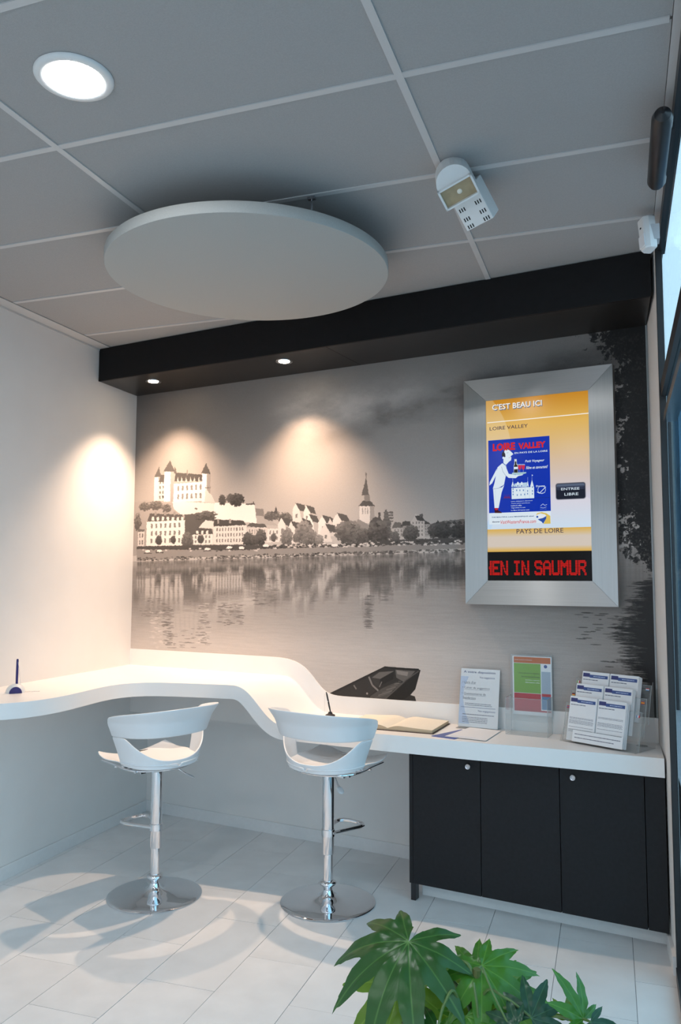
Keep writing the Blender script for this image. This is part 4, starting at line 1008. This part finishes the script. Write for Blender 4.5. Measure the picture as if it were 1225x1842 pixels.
eg.build('edge', M['acryledge'], bx)
po = thing('info_sheet', 'A4 sheet in orange, green and red blocks behind the suggestion box', 'poster', fb(2.566+BW/2, -.150+BD+.0055, HL+.105), T+math.radians(1.5))
ps = G().box(-.100, .100, -.0008, .0008, -.022, .272).build('sheet', M['paper'], po)
for x0, x1, z0, z1, ma in ((-.093, .093, .238, .268, 'orange'), (-.093, .043, .088, .236, 'green'), (.047, .093, .200, .236, 'paper'), (.047, .093, .088, .198, 'greyblue'), (-.093, .043, .000, .086, 'red'), (.047, .093, .010, .074, 'midblue'), (.047, .093, .074, .088, 'red'), (-.093, .093, -.004, .004, 'red')):
    G().box(x0, x1, -.0012, -.0008, z0, z1).build('colour_block', M[ma], ps)
text('Une organisation adaptée', -.070, .036, .182, .191, M['pblack'], ps, -.0014); text('fonctionnement bureau', -.055, .038, .165, .174, M['pblack'], ps, -.0014)
text('questions réponses', -.035, .038, .149, .156, M['paper'], ps, -.0014); text('informations utiles', -.035, .038, .138, .145, M['paper'], ps, -.0014)
text('service accueil et orientation', -.088, .0, .251, .256, M['paper'], ps, -.0014)
G().lathe([(0, 0), (.0085, 0), (.0085, .0004), (0, .0004)], n=20).build('emblem', M['hdr'], ps).data.transform(Matrix.Translation((.068, -.0012, .224)) @ Matrix.Rotation(PI/2, 4, 'X'))
# leaflet rack: three tiers of two pockets
rk = thing('leaflet_rack', 'clear acrylic leaflet rack with three tiers of pockets by the right wall', 'leaflet rack', cl_(2.868, -.180), T+math.radians(-21))
RW = .330; tilt = math.radians(-13); tiers = [(0.0, .006, .205), (.045, .062, .205), (.090, .118, .205)]
Mt = []
for k, (y, z, h) in enumerate(tiers):
    A = Matrix.Translation((0, y, z)) @ Euler((tilt, 0, 0)).to_matrix().to_4x4(); Mt.append(A)
    g = G().box(-.030, RW+.030, .014, .0165, 0, h-.03, 0, A).box(0, RW-.04, -.0165, -.014, 0, .055, 0, A)
    g.build('pocket', M['acryl'], rk)
    g = G().box(-.031, -.0295, .0135, .017, 0, h-.03, 0, A).box(RW+.0295, RW+.031, .0135, .017, 0, h-.03, 0, A).box(-.03, RW+.03, .0135, .017, h-.031, h-.0295, 0, A)
    g.build('pocket_edge', M['acryledge'], rk)
g = G()
for x in (-.030, RW+.027): g.box(x, x+.003, -.012, .165, 0, .003).add([(x, -.01, .003), (x+.003, -.01, .003), (x+.003, .165, .003), (x, .165, .003), (x, .160, .30), (x+.003, .160, .30)], [(0, 1, 2, 3), (0, 4, 5, 1), (3, 2, 5, 4), (0, 3, 4), (1, 5, 2)])
g.box(-.03, RW+.03, -.012, .165, 0, .003).build('side', M['acryl'], rk)
def flag(A, x, z, cols, horiz):
    g_ = G(); n = len(cols); mats = [M[c] for c in cols]
    for i in range(n):
        if horiz: g_.box(x, x+.016, .0118, .0132, z+.011*(n-1-i)/n, z+.011*(n-i)/n, i, A)
        else: g_.box(x+.016*i/n, x+.016*(i+1)/n, .0118, .0132, z, z+.011, i, A)
    o = g_.build('flag_sticker', mats, rk); return o
FL = [(('red', 'midblue', 'red'), True), (('midblue', 'paper', 'red'), False), (('pblack', 'red', 'yellow'), True), (('red', 'yellow', 'red'), True), (('green', 'paper', 'red'), False), (('red', 'paper', 'midblue'), True)]
def rackpt(A, x, y, z):
    v = A @ Vector((x, y, z)); a = T+math.radians(-21); o_ = cl_(2.868, -.180)
    return (o_[0]+v.x*math.cos(a)-v.y*math.sin(a), o_[1]+v.x*math.sin(a)+v.y*math.cos(a), o_[2]+v.z)
NM = ['front', 'middle', 'rear']; PW = .142; PH = .206
for k in range(3):
    for s_ in (0, 1):
        x0 = .004+s_*.150+(k*.006); A = Mt[k]
        lf = thing('leaflet_stack', '%s leaflet pile with blue header in the %s tier of the rack' % ('left' if s_ == 0 else 'right', NM[k]), 'leaflets', rackpt(A, x0, -.009, .002), T+math.radians(-21), 'leaflets in the clear rack')
        R3 = Euler((tilt, 0, 0)).to_matrix().to_4x4()
        st_k = G(); rr = random.Random(k*2+s_)
        for q in range(6):
            dx = rr.uniform(0, .0025)+q*.0012; st_k.box(dx, PW+dx, .0012+q*.003, .0036+q*.003, 0, PH-.001*q, 0, R3)
        st_k.build('leaflets', M['paper'], lf)
        sh_ = G().box(0, PW, 0, .0010, 0, PH, 0, R3).build('front_leaflet', M['paper'], lf)
        G().box(.004, .040, -.0004, 0, PH-.026, PH-.008, 0, R3).build('header', M['hdr2'], sh_)
        G().box(.040, PW-.006, -.0004, 0, PH-.029, PH-.014, 0, R3).build('header', M['hdr'], sh_)
        lines(sh_, .06, PW-.02, PH-.026, PH-.017, 1, M['paleblue'], -.0006, R3, 9)
        lines(sh_, .006, .085, PH-.042, PH-.036, 1, M['ink'], -.0002, R3, 5, .6)
        if k == 0:
            for z0, n_ in ((.100 if s_ == 0 else .118, 2), (.078 if s_ == 0 else .084, 4), (.062 if s_ == 0 else .070, 1), (.040, 3)): lines(sh_, .006, PW-.010, z0-.006*0, z0+.006*n_*.8, n_, M['ink'], -.0002, R3, int(z0*999)+s_)
    flag(Mt[k], -.024, .150, *FL[2*k]); flag(Mt[k], RW+.006, .150, *FL[2*k+1])
cs = thing('card_slip', 'white card with two printed lines in front of the leaflet rack', 'card', rackpt(Mt[0], .042, -.019, .000), T+math.radians(-21))
R3 = Euler((tilt, 0, 0)).to_matrix().to_4x4()
sl = G().box(0, .258, -.0016, .0, 0, .052, 0, R3).build('card', M['paper'], cs)
lines(sl, .012, .246, .030, .040, 1, M['ink'], -.0018, R3, 77, .35); lines(sl, .012, .215, .014, .024, 1, M['ink'], -.0018, R3, 78, .35)

# ================= PLANT
def leafmat(name, col, col2, vein):
    m = bpy.data.materials.new(name); m.use_nodes = True; n = m.node_tree.nodes; l = m.node_tree.links; b = n['Principled BSDF']
    at = n.new('ShaderNodeAttribute'); at.attribute_name = 'vein'
    tc = n.new('ShaderNodeTexCoord'); nz = n.new('ShaderNodeTexNoise'); nz.inputs['Scale'].default_value = 14; nz.inputs['Detail'].default_value = 4
    l.new(tc.outputs['Object'], nz.inputs['Vector'])
    a = n.new('ShaderNodeMix'); a.data_type = 'RGBA'; a.inputs[6].default_value = (*col, 1); a.inputs[7].default_value = (*col2, 1); l.new(nz.outputs['Fac'], a.inputs[0])
    c = n.new('ShaderNodeMix'); c.data_type = 'RGBA'; c.inputs[7].default_value = (*vein, 1); l.new(a.outputs[2], c.inputs[6]); l.new(at.outputs['Fac'], c.inputs[0])
    l.new(c.outputs[2], b.inputs['Base Color']); b.inputs['Roughness'].default_value = 0.32; b.inputs['Specular IOR Level'].default_value = 0.5
    tr_ = n.new('ShaderNodeBsdfTranslucent'); l.new(c.outputs[2], tr_.inputs['Color'])
    mx = n.new('ShaderNodeMixShader'); mx.inputs[0].default_value = .22; l.new(b.outputs[0], mx.inputs[1]); l.new(tr_.outputs[0], mx.inputs[2])
    l.new(mx.outputs[0], n['Material Output'].inputs['Surface'])
    bp = n.new('ShaderNodeBump'); bp.inputs['Strength'].default_value = .3; bp.inputs['Distance'].default_value = .001; nz2 = n.new('ShaderNodeTexNoise'); nz2.inputs['Scale'].default_value = 60
    l.new(tc.outputs['Object'], nz2.inputs['Vector']); l.new(nz2.outputs['Fac'], bp.inputs['Height']); l.new(bp.outputs['Normal'], b.inputs['Normal'])
    return m
LM = [leafmat('leaf_dark_green', (.022, .085, .018), (.035, .125, .022), (.14, .30, .07)), leafmat('leaf_mid_green', (.045, .17, .015), (.075, .24, .022), (.20, .40, .06)),
      leafmat('leaf_yellow_green', (.10, .20, .012), (.16, .29, .02), (.28, .42, .06)), leafmat('leaf_blue_green', (.015, .065, .035), (.03, .10, .05), (.10, .22, .09))]
pt = thing('potted_plant', 'leafy green fatsia plant with large lobed leaves in the foreground', 'plant', (2.74, -2.86, 0))
PX0, PY0 = 2.74, -2.86
G().lathe([(0, 0), (.115, 0), (.120, .01), (.150, .26), (.158, .262), (.158, .29), (.145, .29), (.142, .265), (0, .262)], n=48).build('pot', M['pot'], pt, smooth=True, angle=50)
G().lathe([(0, .266), (.10, .268), (.1405, .2655), (.1405, .2640), (0, .2640)], n=32).build('soil', M['soil'], pt, smooth=True)
def leaf(c, nrm, tip, R, lobes, ma, seed, droop=.35, cup=.12):
    """palmate leaf: c = where the stalk meets, nrm = up side, tip = direction of the middle lobe"""
    r = random.Random(seed); nrm = Vector(nrm).normalized(); tip = Vector(tip); tip = (tip-nrm*tip.dot(nrm)).normalized(); sd = tip.cross(nrm).normalized()
    L_ = []
    for i, (ang, ln) in enumerate(lobes): L_.append((math.radians(ang+r.uniform(-3, 3)), ln*R*r.uniform(.95, 1.04)))
    ss = [i/24 for i in range(25)]
    def hw(s): return .146*(s/.35 if s < .35 else 1.0)*(1-((s-.50)/.50)**1.7 if s > .50 else 1.0) if s < 1 else 0.0
    def rad(th):
        best = .20*R
        for a, ln in L_:
            dlt = abs((th-a+PI) % (2*PI)-PI)
            if dlt > .60: continue
            for i in range(24, 5, -1):
                s = ss[i]
                if math.atan2(hw(s)*1.08, s) >= dlt:
                    s2 = ss[min(24, i+1)]; w1, w2 = math.atan2(hw(s)*1.08, s), math.atan2(hw(s2)*1.08, s2)
                    f = 0 if w1 == w2 else (w1-dlt)/(w1-w2); best = max(best, ln*(s+(s2-s)*max(0, min(1, f)))); break
        return best
    angs = sorted(set([i*2*PI/150-PI for i in range(151)]+[a for a, _ in L_]+[a+q for a, _ in L_ for q in (-.02, .02, -.05, .05)]))
    lim = max(abs(a) for a, _ in L_)+.45
    angs = [a for a in angs if abs(a) <= lim]; NR = 11; V = [Vector((0, 0, 0))]; vn = [1.0]
    for th in angs:
        rr = rad(th)*(1+.018*math.sin(th*95)); near = min(L_, key=lambda q: abs(((th-q[0]+PI) % (2*PI))-PI)); dth = abs(((th-near[0]+PI) % (2*PI))-PI)
        for k in range(1, NR+1):
            q = rr*k/NR; dist = q*math.sin(min(dth, 1.2)); x, y = q*math.cos(th), q*math.sin(th)
            z = -droop*q*q/R*(.55+.45*(q/R))+cup*dist*(1.0)-.05*R*math.sin(q/R*9+seed)*dist/R
            z += .012*R*math.sin(q/R*22)*min(1, dist/(.05*R))
            V.append(Vector((x, y, z))); vn.append(max(0, 1-dist/(.010*R))*.55 if q < rr*.97 else .0)
    Fc = []; m_ = len(angs)
    for i in range(m_-1):
        a0, a1 = 1+i*NR, 1+(i+1)*NR; Fc.append((0, a0, a1))
        for k in range(NR-1): Fc.append((a0+k, a0+k+1, a1+k+1, a1+k))
    o_ = Vector((PX0, PY0, 0)); W_ = [Vector(c)-o_+tip*v.x+sd*v.y+nrm*v.z for v in V]
    me = bpy.data.meshes.new('leaf'); me.from_pydata([tuple(v) for v in W_], [], Fc); me.materials.append(ma)
    me.polygons.foreach_set('use_smooth', [True]*len(me.polygons)); at = me.attributes.new('vein', 'FLOAT', 'POINT'); at.data.foreach_set('value', vn)
    me.update(); o = bpy.data.objects.new('leaf', me); C.objects.link(o); o.parent = pt; return o
L9 = [(0, 1.0), (33, .97), (-33, .97), (66, .90), (-66, .90), (100, .74), (-100, .74), (136, .55), (-136, .55)]
L7 = [(0, 1.0), (36, .93), (-36, .93), (74, .80), (-74, .80), (112, .60), (-112, .60)]
L5 = [(0, 1.0), (42, .85), (-42, .85), (86, .6), (-86, .6)]
def stalk(pts, r0=.0042, r1=.003, name='leaf_stalk', ma='petiole'):
    P = [Vector(p)-Vector((PX0, PY0, 0)) for p in pts]; out = []
    for i in range(len(P)-1):                                   # Catmull-Rom
        a, b, c, d = P[max(0, i-1)], P[i], P[i+1], P[min(len(P)-1, i+2)]
        for k in range(6):
            t_ = k/6; out.append(.5*((2*b)+(c-a)*t_+(2*a-5*b+4*c-d)*t_*t_+(3*b-a-3*c+d)*t_**3))
    out.append(P[-1]); n = len(out)
    G().tube(out, [r0+(r1-r0)*i/(n-1) for i in range(n)], 8).build(name, M[ma], pt, smooth=True)
stalk([(2.74, -2.86, .25), (2.735, -2.84, .42), (2.742, -2.82, .56), (2.735, -2.80, .66), (2.742, -2.80, .725)], .012, .009, 'stem', 'bark')
leaf((2.585, -2.800, 0.761), (-.05,-.44,.89), (-.35,-.9,-.4), .220, L9, LM[0], 1, .55, .14)
leaf((2.541, -2.700, 0.620), (.02,-.72,.66), (-.12,-.5,-.85), .200, L7, LM[2], 2, .30, .12)
leaf((2.749, -2.780, 0.724), (.12,-.45,.85), (.75,-.75,-.5), .150, L9, LM[1], 3, .36, .12)
leaf((2.724, -2.700, 0.675), (-.10,-.62,.75), (-1,.1,.1), .105, L7, LM[1], 4, .30, .12)
leaf((2.724, -2.740, 0.661), (0,-.65,.75), (-1,-.1,.05), .095, L5, LM[2], 5, .30, .12)
leaf((2.760, -2.720, 0.645), (.15,-.65,.7), (.35,-.5,-.8), .155, L7, LM[2], 6, .35, .12)
leaf((2.782, -2.680, 0.648), (.15,-.6,.75), (.8,-.5,-.5), .120, L7, LM[1], 16, .35, .12)
leaf((2.864, -2.860, 0.672), (.1,-.75,.6), (.35,.35,.8), .095, L7, LM[3], 7, .28, .15)
leaf((2.840, -2.900, 0.672), (-.1,-.6,.75), (-.8,-.3,.1), .085, L7, LM[3], 8, .30, .15)
leaf((2.969, -2.840, 0.679), (.75,-.5,.45), (-.45,.1,1.0), .105, L5, LM[1], 9, .25, .15)
leaf((2.983, -2.860, 0.686), (.3,-.7,.6), (.7,-.3,-.3), .075, L5, LM[3], 10, .25, .15)
leaf((2.727, -2.860, 0.652), (-.05,-.62,.76), (.2,-.7,-.6), .115, L7, LM[1], 11, .35, .12)
leaf((2.935, -2.800, 0.651), (.2,-.7,.6), (.1,.5,.8), .060, L5, LM[2], 12, .25, .12)
ST = (2.737, -2.81, .665)
stalk([(2.737, -2.815, .625), (2.701, -2.800, 0.677), (2.652, -2.780, 0.704), (2.588, -2.800, 0.759)], .0046, .003)
stalk([(2.737, -2.815, .610), (2.727, -2.800, 0.724), (2.684, -2.780, 0.720), (2.630, -2.740, 0.679), (2.544, -2.700, 0.618)], .0042, .0028)
stalk([(2.735, -2.800, 0.710), (2.742, -2.790, 0.720), (2.749, -2.780, 0.723)], .006, .003)
stalk([(2.735, -2.800, 0.702), (2.729, -2.750, 0.690), (2.724, -2.700, 0.674)], .005, .003)
stalk([(2.737, -2.81, .60), (2.729, -2.780, 0.658), (2.724, -2.740, 0.660)], .004, .0028)
stalk([(2.761, -2.840, 0.749), (2.780, -2.860, 0.721), (2.804, -2.880, 0.690), (2.831, -2.900, 0.659)], .0026, .0022)
stalk([(2.744, -2.860, 0.724), (2.752, -2.870, 0.693), (2.755, -2.870, 0.660)], .0034, .0030)
stalk([(2.737, -2.81, .56), (2.763, -2.830, 0.692), (2.811, -2.850, 0.699), (2.863, -2.860, 0.675)], .0034, .0026)
stalk([(2.737, -2.81, .57), (2.750, -2.780, 0.662), (2.760, -2.720, 0.644)], .004, .0028)
stalk([(2.737, -2.81, .60), (2.759, -2.740, 0.663), (2.782, -2.680, 0.646)], .004, .0028)
stalk([(2.737, -2.82, .585), (2.790, -2.830, 0.663), (2.891, -2.840, 0.673), (2.969, -2.840, 0.679)], .0042, .0030)
stalk([(2.737, -2.82, .54), (2.706, -2.860, 0.694), (2.685, -2.880, 0.681), (2.674, -2.900, 0.638)], .0038, .0030)
stalk([(2.737, -2.82, .50), (2.719, -2.840, 0.621), (2.727, -2.860, 0.651)], .0042, .0030)
stalk([(2.969, -2.840, 0.679), (2.979, -2.850, 0.682), (2.983, -2.860, 0.686)], .003, .002)
stalk([(2.925, -2.840, 0.676), (2.932, -2.820, 0.663), (2.935, -2.800, 0.651)], .003, .002)
leaf((2.673, -2.900, 0.635), (-.1,-.5,.85), (-.5,-.8,-.3), .12, L7, LM[0], 13, .35, .12)
o = None
bpy.context.view_layer.update()
